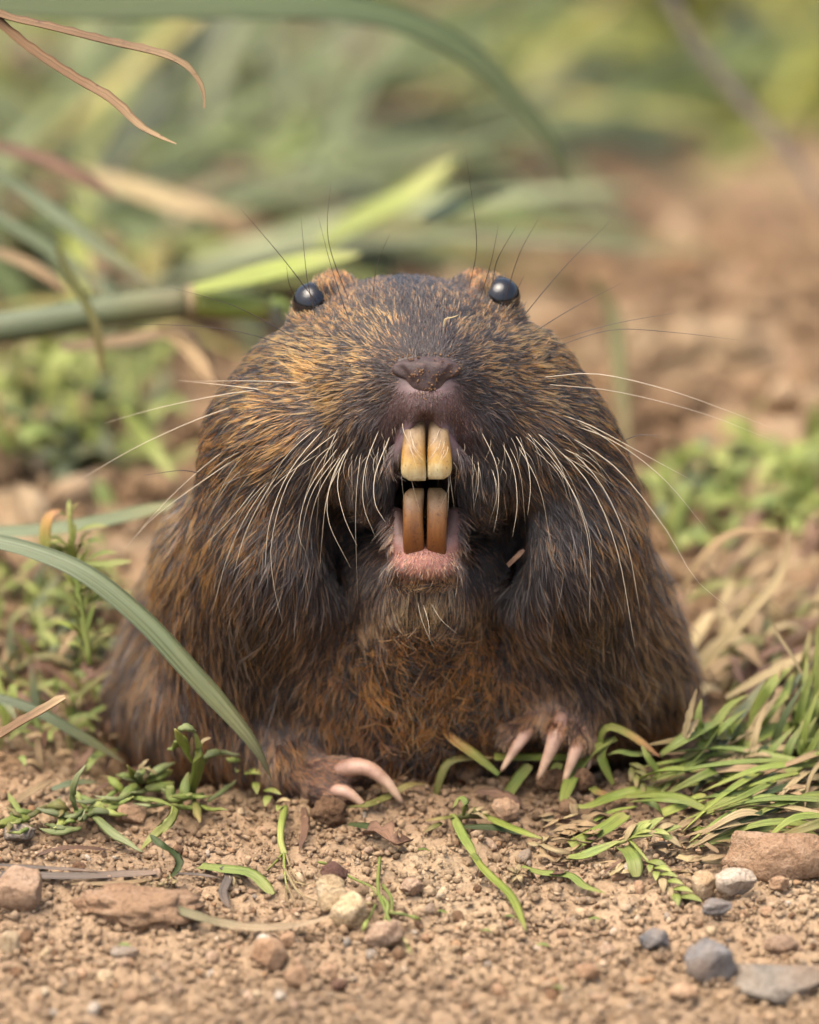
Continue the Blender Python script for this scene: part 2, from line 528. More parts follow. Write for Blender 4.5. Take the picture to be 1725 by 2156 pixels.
# ---- coat chart: x, y, length, lift, share of tan hairs, tan, dark, flow (x, y, depth), mess, density
CH = [
 # crown and brow
 (860, 590, 26, .35, .12, (150,112,82), (66,62,64), (0,-1,.9), .25, 1.0),
 (770, 600, 28, .35, .30, (176,128,84), (66,61,62), (-.2,-1,.9), .25, 1.0),
 (960, 600, 28, .35, .30, (176,128,84), (66,61,62), (.2,-1,.9), .25, 1.0),
 (880, 650, 28, .30, .14, (165,124,90), (72,62,60), (0,-1,.8), .2, 1.0),
 (897, 705, 24, .28, .08, (150,110,80), (66,50,44), (0,-1,.7), .15, 1.0),
 (897, 740, 14, .30, .03, (120,90,76), (60,44,40), (0,-1,.4), .15, 1.2),
 (700, 640, 34, .28, .40, (196,142,86), (70,58,52), (-.6,-.9,.8), .2, 1.0),
 (1040,640, 34, .28, .40, (196,142,86), (70,58,52), (.6,-.9,.8), .2, 1.0),
 (800, 690, 34, .25, .36, (198,150,96), (66,52,44), (-.6,-.8,.7), .15, 1.0),
 (1000,690, 34, .25, .32, (190,142,92), (66,52,44), (.6,-.8,.7), .15, 1.0),
 # golden sides of the face
 (660, 740, 46, .22, .64, (208,156,94), (72,58,48), (-1,-.35,.6), .18, 1.0),
 (1120,730, 46, .22, .58, (200,150,94), (72,58,48), (1,-.35,.6), .18, 1.0),
 (760, 765, 40, .2, .62, (204,156,100), (66,52,44), (-1,-.2,.5), .15, 1.0),
 (1040,765, 40, .2, .54, (192,146,96), (66,52,44), (1,-.2,.5), .15, 1.0),
 (700, 830, 50, .22, .66, (206,158,100), (70,56,46), (-1,.12,.4), .18, 1.0),
 (1100,820, 50, .22, .58, (196,148,94), (70,56,46), (1,.12,.4), .18, 1.0),
 (540, 790, 52, .25, .46, (198,136,70), (62,52,50), (-1,.1,.7), .22, 1.0),
 (1210,790, 50, .25, .42, (190,130,70), (62,52,50), (1,.1,.7), .22, 1.0),
 (450, 930, 55, .28, .42, (186,122,58), (58,48,46), (-1,.45,.6), .25, 1.0),
 (1290,930, 55, .28, .38, (180,118,58), (56,47,46), (1,.45,.6), .25, 1.0),
 (560, 930, 60, .25, .42, (190,130,70), (62,50,46), (-1,.5,.3), .25, 1.0),
 (1200,930, 60, .25, .36, (176,120,66), (60,50,46), (1,.5,.3), .25, 1.0),
 # dark rim of the nose, muzzle
 (830, 770, 20, .25, .10, (150,112,80), (56,40,35), (-1,-.3,.4), .15, 1.1),
 (965, 770, 20, .25, .10, (150,112,80), (56,40,35), (1,-.3,.4), .15, 1.1),
 (800, 830, 30, .22, .18, (160,122,88), (62,46,40), (-1,.4,.2), .15, 1.0),
 (1000,830, 30, .22, .15, (150,115,84), (58,44,40), (1,.4,.2), .15, 1.0),
 (850, 850, 11, .30, .0, (168,142,140), (150,124,122), (-.4,1,.0), .2, 0.9),
 (945, 850, 11, .30, .0, (168,142,140), (150,124,122), (.4,1,.0), .2, 0.9),
 (897, 845, 11, .30, .0, (146,120,116), (124,100,96), (0,1,.0), .2, 1.0),
 (835, 905, 16, .30, .02, (156,130,128), (124,100,100), (-.3,1,0), .2, 0.9),
 (965, 905, 16, .30, .02, (156,130,128), (124,100,100), (.3,1,0), .2, 0.9),
 # hairy lips
 (770, 920, 46, .22, .14, (150,120,94), (64,50,44), (-.55,1,.1), .2, 1.0),
 (1025,920, 46, .22, .10, (140,112,90), (60,48,44), (.55,1,.1), .2, 1.0),
 (790,1010, 52, .25, .12, (150,128,110), (58,46,42), (-.1,1,.0), .25, 1.0),
 (1005,1010,52, .25, .12, (150,128,110), (56,46,42), (.1,1,.0), .25, 1.0),
 (690, 960, 62, .22, .30, (164,124,86), (66,52,45), (-.7,1,.1), .22, 1.0),
 (1100,960, 62, .22, .22, (150,114,82), (60,48,44), (.7,1,.1), .22, 1.0),
 # pouches
 (640,1080, 72, .25, .22, (150,110,70), (64,50,44), (-.35,1,.1), .3, 1.0),
 (1150,1080,72, .25, .16, (136,104,74), (60,48,44), (.35,1,.1), .3, 1.0),
 (520,1080, 70, .25, .42, (168,118,66), (66,54,48), (-.6,1,.2), .28, 1.0),
 (1270,1080,70, .25, .32, (156,112,66), (62,52,48), (.6,1,.2), .28, 1.0),
 (700,1200, 70, .3, .10, (120,92,72), (52,40,36), (0,1,.1), .35, 1.0),
 (1080,1200,70, .3, .10, (116,90,72), (50,40,36), (0,1,.1), .35, 1.0),
 (560,1260, 90, .25, .22, (140,110,84), (74,60,52), (-.3,1,.1), .28, 1.0),
 (1220,1260,90, .25, .20, (136,110,88), (72,60,54), (.4,1,.1), .28, 1.0),
 (560,1420, 100,.25, .28, (146,116,90), (84,67,56), (-.1,1,.0), .28, 1.0),
 (1230,1400,100,.25, .28, (146,118,94), (86,70,60), (.5,1,.0), .28, 1.0),
 # flanks
 (400,1150, 75, .25, .50, (164,118,66), (72,59,50), (-.7,1,.4), .25, 1.0),
 (1380,1150,75, .25, .40, (158,116,70), (74,62,55), (.8,.9,.4), .25, 1.0),
 (280,1320, 85, .25, .45, (150,110,68), (80,64,53), (-.5,1,.3), .25, 1.0),
 (1440,1320,95, .25, .45, (156,122,88), (88,72,62), (.9,.7,.3), .28, 1.0),
 (260,1500, 85, .25, .42, (138,98,60), (72,55,44), (-.2,1,.2), .28, 1.0),
 (400,1500, 85, .25, .45, (140,98,58), (70,52,42), (0,1,.0), .3, 1.0),
 (1430,1480,100,.25, .50, (154,120,84), (92,74,60), (.8,.8,.1), .28, 1.0),
 (1320,1480,85, .25, .50, (150,112,72), (84,65,50), (.7,.9,.0), .3, 1.0),
 # chest
 (880,1340, 60, .4, .45, (168,104,46), (44,33,27), (0,1,.0), .7, 1.0),
 (780,1420, 60, .42, .58, (184,114,46), (48,35,26), (-.2,1,.0), .9, 1.0),
 (1000,1400,60, .42, .56, (180,112,46), (48,35,26), (.3,1,.0), .9, 1.0),
 (880,1500, 62, .42, .66, (188,118,48), (52,38,27), (0,1,.0), .9, 1.0),
 (700,1500, 62, .4, .60, (170,110,54), (56,42,32), (-.2,1,.0), .7, 1.0),
 (1050,1500,62, .42, .60, (184,114,48), (52,38,28), (.2,1,.0), .9, 1.0),
 (830,1600, 60, .42, .52, (150,98,52), (54,42,36), (.1,1,.0), .9, 1.0),
 (960,1590, 60, .42, .5, (146,98,52), (50,40,34), (.1,1,.0), .9, 1.0),
 (600,1530, 70, .3, .5, (146,106,66), (74,56,44), (.1,1,.0), .4, 1.0),
 # jaw and chin
 (800,1130, 50, .3, .15, (160,138,122), (70,58,53), (-.7,.8,.1), .35, .9),
 (990,1130, 50, .3, .15, (160,138,122), (68,57,53), (.7,.8,.1), .35, .9),
 (815,1200, 56, .3, .12, (184,162,142), (86,72,65), (-.5,1,.1), .3, 1.0),
 (980,1200, 56, .3, .10, (178,156,138), (82,70,64), (.5,1,.1), .3, 1.0),
 (895,1180, 9, .4, .5, (206,170,150), (196,150,134), (0,1,0), .3, .5),
 (852,1160, 10, .4, .5, (206,170,150), (190,146,130), (-.3,1,0), .3, .5),
 (940,1160, 10, .4, .5, (206,170,150), (190,146,130), (.3,1,0), .3, .5),
 (895,1205, 16, .4, .6, (206,172,150), (170,130,116), (0,1,0), .3, .5),
 (850,1195, 16, .4, .5, (200,168,148), (150,116,104), (-.4,1,0), .3, .6),
 (942,1195, 16, .4, .5, (200,168,148), (150,116,104), (.4,1,0), .3, .6),
 (858,1244, 50, .3, .62, (214,192,164), (120,98,86), (-.2,1,.05), .3, 1.1),
 (934,1240, 50, .3, .55, (206,184,158), (116,96,84), (.2,1,.05), .3, 1.1),
 (895,1238, 50, .3, .9, (226,202,172), (150,124,106), (0,1,.05), .3, 1.1),
 (895,1275, 60, .3, .5, (196,172,146), (96,80,70), (0,1,.1), .35, 1.0),
 # ears, feet
 (704, 578, 22, .35, .55, (186,118,62), (66,54,48), (-.05,-1,.1), .3, 1.3),
 (1005,576, 22, .35, .55, (186,118,62), (66,54,48), (.05,-1,.1), .3, 1.3),
 (1180,1500,40, .25, .6, (160,128,106), (110,84,70), (-.15,1,-.3), .25, 2.0),
 (1178,1535,30, .25, .6, (160,128,106), (114,88,74), (-.25,1,-.4), .25, 2.4),
 (1095,1540,30, .25, .6, (158,128,110), (112,88,76), (-.6,.9,-.3), .25, 2.2),
 (1230,1550,38, .25, .6, (156,124,100), (108,84,68), (-.05,1,-.3), .25, 2.2),
 (690,1635,20, .25, .6, (156,122,104), (120,90,78), (1,.3,0), .25, 1.1),
 (740,1640,13, .25, .5, (166,128,112), (140,104,92), (1,.4,0), .25, .6),
]
CP = np.array([[r[0], r[1]] for r in CH], float)
CS = np.array([[r[2], r[3], r[4], r[8], r[9]] for r in CH], float)
CT = np.array([lin(r[5]) for r in CH]); CD = np.array([lin(r[6]) for r in CH])
CF = np.array([np.array(r[7], float) / np.linalg.norm(r[7]) for r in CH])
def chart(p):
    d2 = ((p[:, None, :2] - CP[None]) ** 2).sum(-1) + 60.0
    w = d2 ** -2.0
    w /= w.sum(1, keepdims=True)
    return w @ CS, w @ CT, w @ CD, w @ CF

# skin: dark under the coat, bare mauve muzzle, pink lower lip, dark mouth
def bell(p, c, r):
    return np.exp(-((p[:, 0] - c[0]) / r[0]) ** 2 - ((p[:, 1] - c[1]) / r[1]) ** 2)
skin = np.tile(lin((58, 44, 38)), (len(BV), 1)) * DIM
front = (BV[:, 2] < 330)[:, None]
def paint(c, r, col, a=1.0, fr=front):
    global skin
    w = (np.clip(bell(BV, c, r) * 1.6, 0, 1) * a)[:, None] * fr
    skin = skin * (1 - w) + lin(col) * DIM * w
paint((897, 850), (70, 52), (118, 92, 92))
paint((840, 905), (34, 46), (88, 66, 68))
paint((958, 905), (34, 46), (88, 66, 68))
paint((836, 1115), (30, 50), (104, 76, 68))
paint((954, 1115), (30, 50), (104, 76, 68))
paint((894, 1184), (80, 38), (170, 116, 102))
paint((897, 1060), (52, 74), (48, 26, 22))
paint((700, 1645), (60, 44), (112, 82, 72), 1.0, np.ones((len(BV), 1)))
paint((1170, 1530), (80, 34), (118, 88, 76), 1.0, np.ones((len(BV), 1)))

M_SKIN, nt, b = new_mat('skin')
at = nt.nodes.new('ShaderNodeAttribute'); at.attribute_name = 'skin'
n1 = noise(nt, 120, 4, 0.6, geo_pos(nt))
r1 = ramp(nt, [(0.3, (205, 195, 190)), (0.7, (255, 255, 255))])
nt.links.new(n1.outputs['Fac'], r1.inputs[0])
nt.links.new(mixc(nt, at.outputs['Color'], r1.outputs[0], 0.6, 'MULTIPLY'), b.inputs['Base Color'])
b.inputs['Roughness'].default_value = 0.6
b.inputs['Subsurface Weight'].default_value = 0.0
bump(nt, b, n1.outputs['Fac'], 0.35, 0.004)
body = mesh_obj('body', Wv, wq, M_SKIN, gopher)
point_attr(body.data, 'skin', skin, 'FLOAT_COLOR')

# ---- fur
def scatter(n, dens):
    w = FA * dens
    f = RNG.choice(len(BQ), n, p=w / w.sum())
    a, c = RNG.random(n)[:, None], RNG.random(n)[:, None]
    q = BQ[f]
    p = (BV[q[:, 0]] * (1 - a) + BV[q[:, 1]] * a) * (1 - c) + (BV[q[:, 3]] * (1 - a) + BV[q[:, 2]] * a) * c
    nn = (VN[q[:, 0]] * (1 - a) + VN[q[:, 1]] * a) * (1 - c) + (VN[q[:, 3]] * (1 - a) + VN[q[:, 2]] * a) * c
    return p, nn / np.linalg.norm(nn, axis=1, keepdims=True)

cen = BV[BQ].mean(1)
scal = chart(cen)[0]
dens = scal[:, 4].copy()
dens *= np.clip(1.1 - FN[:, 2] * 1.6, 0.22, 1.0)              # thinner on the far side
dens *= np.where(scal[:, 0] < 45, 1.9, 1.0)                   # short face hair stands denser
dens[(cen[:, 2] > 1150) | (cen[:, 1] > 1730)] *= 0.2
inmouth = (np.abs(cen[:, 0] - 897) < 66) & (cen[:, 1] > 905) & (cen[:, 1] < 1158) & (cen[:, 2] < 345)
innose = (np.abs(cen[:, 0] - 897) < 56) & (np.abs(cen[:, 1] - 787) < 34) & (cen[:, 2] < 80)
dens[inmouth | innose] = 0.0
teeth_zone = (np.abs(cen[:, 0] - 897) < 46) & (cen[:, 1] > 885) & (cen[:, 1] < 1150) & (cen[:, 2] < 200)
dens[teeth_zone] = 0.0
for ex, ey in ((646, 632), (1066, 621)):
    dens[(np.hypot(cen[:, 0] - ex, cen[:, 1] - ey) < 27)] *= 0.05

NF = 250000
KP = 6
p, nrm = scatter(NF, dens)
S5, TAN, DRK, FLW = chart(p)
length, lift, tanf, mess = S5[:, 0], S5[:, 1], S5[:, 2], S5[:, 3]
mess = np.where(mess < 0.45, mess * 0.7, mess * 0.85)

# locks: every hair leans toward a neighbouring lock's tip
NL = 9000
lp, ln = scatter(NL, dens)
kd = KDTree(NL)
for i in range(NL): kd.insert(lp[i], i)
kd.balance()
lock = np.array([kd.find(v)[1] for v in p])
lockrand = RNG.normal(size=(NL, 3))
lrand = RNG.random(NL)

g = FLW + mess[:, None] * 0.65 * lockrand[lock] + mess[:, None] * 0.45 * RNG.normal(size=(NF, 3))
g -= nrm * (g * nrm).sum(1, keepdims=True)
g /= np.maximum(np.linalg.norm(g, axis=1, keepdims=True), 1e-6)
L = length * RNG.uniform(0.6, 1.2, NF)
under = RNG.random(NF) < 0.30
L[under] *= 0.6
guard = RNG.random(NF) < 0.03
L[guard & (length > 40)] *= 1.35
lift = np.clip(lift + RNG.normal(0, 0.06, NF), 0.08, 0.8)
t = np.linspace(0, 1, KP)[None, :, None]
bend = RNG.normal(size=(NF, 3)) * (0.10 + 0.16 * mess[:, None])
down = np.array([0.0, 1.0, 0.12])
P = (p[:, None] + L[:, None, None] * (nrm[:, None] * lift[:, None, None] * (t * 1.25 - 0.75 * t ** 2)
     + g[:, None] * t * 0.95 + bend[:, None] * t ** 2 + down * 0.10 * t ** 2 * (L[:, None, None] > 36)))
ltip = lp[lock] + 0.8 * length[:, None] * g + ln[lock] * 4
pull = (0.34 * (length > 36))[:, None, None] * t ** 1.5
P = P * (1 - pull) + pull * (p[:, None] + (ltip - p)[:, None] * t)

# colour of every hair: agouti, dark below, tan or dark tip
ntan = fbm(p[:, 0] / 26.0, p[:, 1] / 26.0, 2, 5) * 0.35 + (lrand[lock] - 0.5) * 0.45
istan = RNG.random(NF) < np.clip(tanf * 1.05 + ntan * np.clip(tanf * 1.6, 0.08, 1), 0, 1)
istan &= ~(under & (RNG.random(NF) < 0.5))
GAIN_T, GAIN_D = np.array([0.76, 0.50, 0.29]), np.array([0.122, 0.096, 0.079])
TAN = TAN ** 1.12 * GAIN_T; DRK = DRK ** 1.08 * GAIN_D
tip = np.where(istan[:, None], TAN, DRK) * RNG.uniform(0.75, 1.28, (NF, 1))
pale = guard & (length > 60)
tip[pale] = lin((170, 146, 128)) * RNG.uniform(0.12, 0.4, (int(pale.sum()), 1))
root = DRK * 0.62
tt = np.linspace(0, 1, KP)[None, :, None]
wgt = np.clip((tt - 0.12) / 0.45, 0, 1)
hc = root[:, None] * (1 - wgt) + tip[:, None] * wgt
rad0 = np.where(length < 30, 0.7, 0.88) * RNG.uniform(0.8, 1.25, NF)
radius = rad0[:, None] * np.array([1.0, 1.05, 1.0, 0.85, 0.6, 0.18])[None]

def hair_object(name, P, radius, color, mat, parent):
    n, k, _ = P.shape
    hcv = bpy.data.hair_curves.new(name)
    hcv.add_curves([k] * n)
    hcv.position_data.foreach_set('vector', body_space(P.reshape(-1, 3)).astype(np.float32).ravel())
    ra = hcv.attributes.get('radius') or hcv.attributes.new('radius', 'FLOAT', 'POINT')
    ra.data.foreach_set('value', (radius / K).astype(np.float32).ravel())
    ca = hcv.attributes.new('tint', 'FLOAT_COLOR', 'POINT')
    c4 = np.concatenate([color.reshape(-1, 3), np.ones((n * k, 1))], 1).astype(np.float32)
    ca.data.foreach_set('color', c4.ravel())
    hcv.materials.append(mat)
    o = bpy.data.objects.new(name, hcv)
    COL.objects.link(o)
    set_parent(o, parent)
    return o

M_FUR = bpy.data.materials.new('fur'); M_FUR.use_nodes = True
nt = M_FUR.node_tree
nt.nodes.remove(nt.nodes['Principled BSDF'])
hb = nt.nodes.new('ShaderNodeBsdfHairPrincipled')
hb.parametrization = 'COLOR'
hb.inputs['Roughness'].default_value = 0.42
hb.inputs['Radial Roughness'].default_value = 0.55
hb.inputs['Coat'].default_value = 0.0
hb.inputs['Random Roughness'].default_value = 0.2
at = nt.nodes.new('ShaderNodeAttribute'); at.attribute_name = 'tint'
nt.links.new(at.outputs['Color'], hb.inputs['Color'])
nt.links.new(hb.outputs[0], nt.nodes['Material Output'].inputs[0])
fur = hair_object('fur', P, radius, hc, M_FUR, gopher)
fur['kind'] = 'stuff'
# ---- tapered tubes (whiskers, claws, stems) and teeth
def frames(C):
    T = np.gradient(C, axis=0)
    T /= np.maximum(np.linalg.norm(T, axis=1, keepdims=True), 1e-12)
    ref = np.array([0.0, -0.35, 0.94])
    A = np.cross(T, ref)
    bad = np.linalg.norm(A, axis=1) < 1e-3
    A[bad] = np.cross(T[bad], np.array([1.0, 0.1, 0.0]))
    A /= np.linalg.norm(A, axis=1, keepdims=True)
    return T, A, np.cross(A, T)

def tube_mesh(C, R, m=6, flat=1.0):
    n = len(C)
    _, A, N = frames(C)
    th = np.linspace(0, 2 * np.pi, m, endpoint=False)
    V = C[:, None] + R[:, None, None] * (A[:, None] * np.cos(th)[None, :, None] + flat * N[:, None] * np.sin(th)[None, :, None])
    V = V.reshape(-1, 3)
    F = []
    for i in range(n - 1):
        for j in range(m):
            F.append((i * m + j, i * m + (j + 1) % m, (i + 1) * m + (j + 1) % m, (i + 1) * m + j))
    F.append(tuple(range(m))[::-1]); F.append(tuple(range((n - 1) * m, n * m)))
    return V, F

def tube(name, C, R, mat, parent=None, m=6, flat=1.0):
    V, F = tube_mesh(np.asarray(C, float), np.asarray(R, float), m, flat)
    o = mesh_obj(name, V, F, mat, parent)
    n = len(C)
    point_attr(o.data, 't', np.repeat(np.linspace(0, 1, n), m))
    point_attr(o.data, 's', np.tile(np.cos(np.linspace(0, 2 * np.pi, m, endpoint=False)), n))
    return o

# eyes
M_EYE, nt, b = new_mat('eye_black')
b.inputs['Base Color'].default_value = (0.004, 0.004, 0.005, 1)
b.inputs['Roughness'].default_value = 0.06
b.inputs['Specular IOR Level'].default_value = 0.45
EYES = []
for c, r in (((653, 632, 314), (42, 44, 40)), ((1059, 620, 314), (41, 43, 40))):
    u, v = np.meshgrid(np.linspace(0, 2 * np.pi, 32, endpoint=False), np.linspace(0.02, np.pi - 0.02, 18), indexing='ij')
    q = np.stack([c[0] + r[0] * np.sin(v) * np.cos(u), c[1] + r[1] * np.cos(v), c[2] + r[2] * np.sin(v) * np.sin(u)], -1).reshape(-1, 3)
    ids = np.arange(32 * 18).reshape(32, 18)
    f = np.stack([ids, np.roll(ids, -1, 0)], -1)
    Fq = np.stack([f[:, :-1, 0], f[:, 1:, 0], f[:, 1:, 1], f[:, :-1, 1]], -1).reshape(-1, 4)
    EYES.append(mesh_obj('eye', body_space(q), Fq, M_EYE, gopher))

# eyelids: a dark rim of skin round each eye
M_LID, nt, b = new_mat('eyelid_skin')
b.inputs['Base Color'].default_value = (*lin((44, 34, 31)), 1)
b.inputs['Roughness'].default_value = 0.55
for eye_, (c, d) in zip(EYES, (((653, 632, 314), (-.55, -.10, -.83)), ((1059, 620, 314), (.55, -.10, -.83)))):
    d = np.array(d) / np.linalg.norm(d)
    e1 = np.cross(d, [0, 1, 0]); e1 /= np.linalg.norm(e1); e2 = np.cross(d, e1)
    th = np.linspace(0, 2 * np.pi, 25)
    C = np.array(c) - d * 6 + 42 * (np.cos(th)[:, None] * e1 + np.sin(th)[:, None] * e2 * 1.0)
    tube('eyelid', body_space(C), np.full(25, 6.0) / K, M_LID, eye_, 8)

# nose pad with nostrils, cleft and top crease
Nf = Field((806, 725, -50), (992, 855, 80), 2.2)
Nf.ball((898, 778, 24), (74, 28, 30), 8)
Nf.ball((898, 804, 24), (40, 32, 28), 12)
Nf.ball((878, 784, 6), (16, 20, 12), 5)
Nf.ball((919, 784, 6), (16, 20, 12), 5)
Nf.limb((834, 770, -2), (864, 806, -6), 15, 9, 5, cut=True)
Nf.limb((963, 770, -2), (933, 806, -6), 15, 9, 5, cut=True)
Nf.limb((899, 745, -10), (899, 840, -8), 6, 5, 4, cut=True)
Nf.limb((826, 756, 16), (899, 750, -4), 8, 7, 4, cut=True)
Nf.limb((972, 756, 16), (899, 750, -4), 8, 7, 4, cut=True)
NV, NQ = surface_nets(Nf.F, Nf.lo, Nf.h)
NV = relax(NV, NQ, 2)
nw = body_space(NV)
tn = np.cross(nw[NQ[:, 2]] - nw[NQ[:, 0]], nw[NQ[:, 3]] - nw[NQ[:, 1]])
if (tn * (nw[NQ].mean(1) - nw.mean(0))).sum() < 0: NQ = NQ[:, ::-1].copy()
M_NOSE, nt, b = new_mat('nose_skin')
n1 = noise(nt, 90, 5, 0.65, geo_pos(nt))
r1 = ramp(nt, [(0.3, (40, 26, 24)), (0.55, (62, 42, 39)), (0.75, (100, 74, 60))])
nt.links.new(n1.outputs['Fac'], r1.inputs[0])
nt.links.new(mixc(nt, r1.outputs[0], (DIM, DIM, DIM), 1.0, 'MULTIPLY'), b.inputs['Base Color'])
b.inputs['Roughness'].default_value = 0.7
bump(nt, b, n1.outputs['Fac'], 0.5, 0.004)
nose = mesh_obj('nose', nw, NQ, M_NOSE, gopher)

# incisors
def enamel(name, stops, rough):
    m, nt, b = new_mat(name)
    at = nt.nodes.new('ShaderNodeAttribute'); at.attribute_name = 't'
    n1 = noise(nt, 30, 4, 0.6, geo_pos(nt))
    ma = nt.nodes.new('ShaderNodeMath'); ma.operation = 'MULTIPLY_ADD'
    ma.inputs[1].default_value = 0.22; ma.inputs[2].default_value = -0.11
    nt.links.new(n1.outputs['Fac'], ma.inputs[0])
    ad = nt.nodes.new('ShaderNodeMath'); ad.operation = 'ADD'
    nt.links.new(ma.outputs[0], ad.inputs[0]); nt.links.new(at.outputs['Fac'], ad.inputs[1])
    r = ramp(nt, stops)
    nt.links.new(ad.outputs[0], r.inputs[0])
    n2 = noise(nt, 260, 3, 0.5, geo_pos(nt))
    r2 = ramp(nt, [(0.30, (150, 130, 110)), (0.42, (255, 255, 255)), (0.74, (255, 255, 255)), (0.8, (255, 240, 215))])
    nt.links.new(n2.outputs['Fac'], r2.inputs[0])
    # faint lengthwise grooves and brown stain near the gums and tips
    mp = nt.nodes.new('ShaderNodeMapping'); mp.inputs['Scale'].default_value = (90, 90, 4)
    nt.links.new(geo_pos(nt), mp.inputs[0])
    n3 = noise(nt, 1.0, 4, 0.6, mp.outputs[0])
    r3 = ramp(nt, [(0.35, (206, 190, 168)), (0.6, (255, 255, 255))]); nt.links.new(n3.outputs['Fac'], r3.inputs[0])
    n5 = noise(nt, 34, 5, 0.7, geo_pos(nt))
    r5 = ramp(nt, [(0.6, (255, 255, 255)), (0.68, (120, 84, 50))]); nt.links.new(n5.outputs['Fac'], r5.inputs[0])
    cc = mixc(nt, r.outputs[0], r2.outputs[0], 0.7, 'MULTIPLY')
    cc = mixc(nt, cc, r3.outputs[0], 0.8, 'MULTIPLY')
    cc = mixc(nt, cc, r5.outputs[0], 0.3, 'MULTIPLY')
    nt.links.new(mixc(nt, cc, (DIM, DIM, DIM), 1.0, 'MULTIPLY'), b.inputs['Base Color'])
    b.inputs['Roughness'].default_value = rough
    b.inputs['Subsurface Weight'].default_value = 0.0
    b.inputs['Subsurface Radius'].default_value = (0.03, 0.015, 0.006)
    b.inputs['Subsurface Scale'].default_value = 0.3
    bump(nt, b, n3.outputs['Fac'], 0.3, 0.004)
    return m
M_UP = enamel('upper_enamel', [(0.0, (76, 60, 42)), (0.28, (110, 90, 64)), (0.5, (138, 112, 70)), (0.66, (160, 120, 46)), (0.8, (178, 144, 70)), (0.95, (214, 204, 162))], 0.58)
M_LO = enamel('lower_enamel', [(0.0, (100, 50, 6)), (0.3, (122, 70, 14)), (0.65, (122, 80, 28)), (0.92, (136, 110, 74))], 0.58)
def tooth(name, path, hw, ht, mat, side, n=26, m=20, cor=0.13):
    C = spline(path, n)
    th = np.linspace(0, 2 * np.pi, m, endpoint=False)
    sx = np.sign(np.cos(th)) * np.abs(np.cos(th)) ** 0.55
    sz = np.sign(np.sin(th)) * np.abs(np.sin(th)) ** 0.8
    V = []
    for i, c in enumerate(C):
        t = i / (n - 1)
        e = max(0.0, (t - (1 - cor)) / cor)
        inner = 1.0 - 0.10 * e ** 4
        outer = 1.0 - 0.62 * e ** 3.2
        wob = 1.0 + 0.02 * math.sin(t * 9 + side)
        for a, d in zip(sx, sz):
            f = outer if a * side > 0 else inner
            V.append((c[0] + a * hw * f * wob * (0.70 + 0.30 * min(1, t * 1.35) if name == 'upper_incisor' else 0.97), c[1] + abs(a) * 0 , c[2] - d * ht * (1 - 0.55 * e ** 2)))
    F = [(i * m + j, i * m + (j + 1) % m, (i + 1) * m + (j + 1) % m, (i + 1) * m + j) for i in range(n - 1) for j in range(m)]
    F.append(tuple(range((n - 1) * m, n * m)))
    o = mesh_obj(name, body_space(np.array(V)), F, mat, gopher)
    point_attr(o.data, 't', np.repeat(np.linspace(0, 1, n), m))
    return o
tooth('upper_incisor', [(876, 850, 84), (873, 915, 36), (871, 970, 18), (872, 1012, 24)], 26.5, 18, M_UP, -1)
tooth('upper_incisor', [(922, 850, 84), (924, 915, 36), (926, 970, 18), (925, 1009, 24)], 25.5, 18, M_UP, 1)
tooth('lower_incisor', [(872, 1182, 120), (871, 1130, 84), (870, 1080, 76), (872, 1028, 92)], 22.5, 16, M_LO, -1, cor=0.16)
tooth('lower_incisor', [(919, 1182, 120), (920, 1130, 84), (921, 1080, 76), (922, 1027, 92)], 22.0, 16, M_LO, 1, cor=0.16)

# claws
M_CLAW, nt, b = new_mat('claw_horn')
at = nt.nodes.new('ShaderNodeAttribute'); at.attribute_name = 't'
r1 = ramp(nt, [(0.0, (140, 108, 92)), (0.5, (166, 134, 112)), (0.85, (180, 152, 124)), (1.0, (160, 132, 104))])
nt.links.new(at.outputs['Fac'], r1.inputs[0])
n1 = noise(nt, 40, 4, 0.6, geo_pos(nt))
r2 = ramp(nt, [(0.35, (190, 176, 168)), (0.65, (255, 255, 255))]); nt.links.new(n1.outputs['Fac'], r2.inputs[0])
cc = mixc(nt, r1.outputs[0], r2.outputs[0], 0.8, 'MULTIPLY')
nt.links.new(mixc(nt, cc, (0.95, 0.95, 0.95), 1.0, 'MULTIPLY'), b.inputs['Base Color'])
b.inputs['Roughness'].default_value = 0.55
b.inputs['Subsurface Weight'].default_value = 0.15
b.inputs['Subsurface Radius'].default_value = (0.02, 0.01, 0.006)
b.inputs['Subsurface Scale'].default_value = 0.3
for path, r0, r1_ in (
    ([(700, 1628, 383), (764, 1624, 355), (810, 1652, 348), (850, 1704, 352)], 26, 5),
    ([(690, 1670, 383), (732, 1680, 360), (774, 1714, 358)], 19, 5),
    ([(660, 1690, 410), (696, 1702, 393), (722, 1724, 393)], 15, 5),
    ([(1122, 1538, 425), (1094, 1578, 400), (1058, 1634, 394)], 18, 4),
    ([(1190, 1512, 408), (1170, 1574, 378), (1137, 1652, 374)], 24, 5),
    ([(1230, 1540, 420), (1216, 1594, 394), (1192, 1660, 390)], 21, 5),
    ([(1256, 1552, 440), (1252, 1592, 424), (1244, 1632, 422)], 12, 4)):
    C = body_space(spline(path, 14))
    tt_ = np.linspace(0, 1, 14)
    R = (r0 * (1 - tt_ ** 1.25) + r1_ * tt_ ** 1.25) * np.where(tt_ > 0.95, 0.55, 1.0) * np.clip(0.55 + 2.2 * tt_, 0, 1) / K
    tube('claw', C, R, M_CLAW, gopher, 10, 0.85)

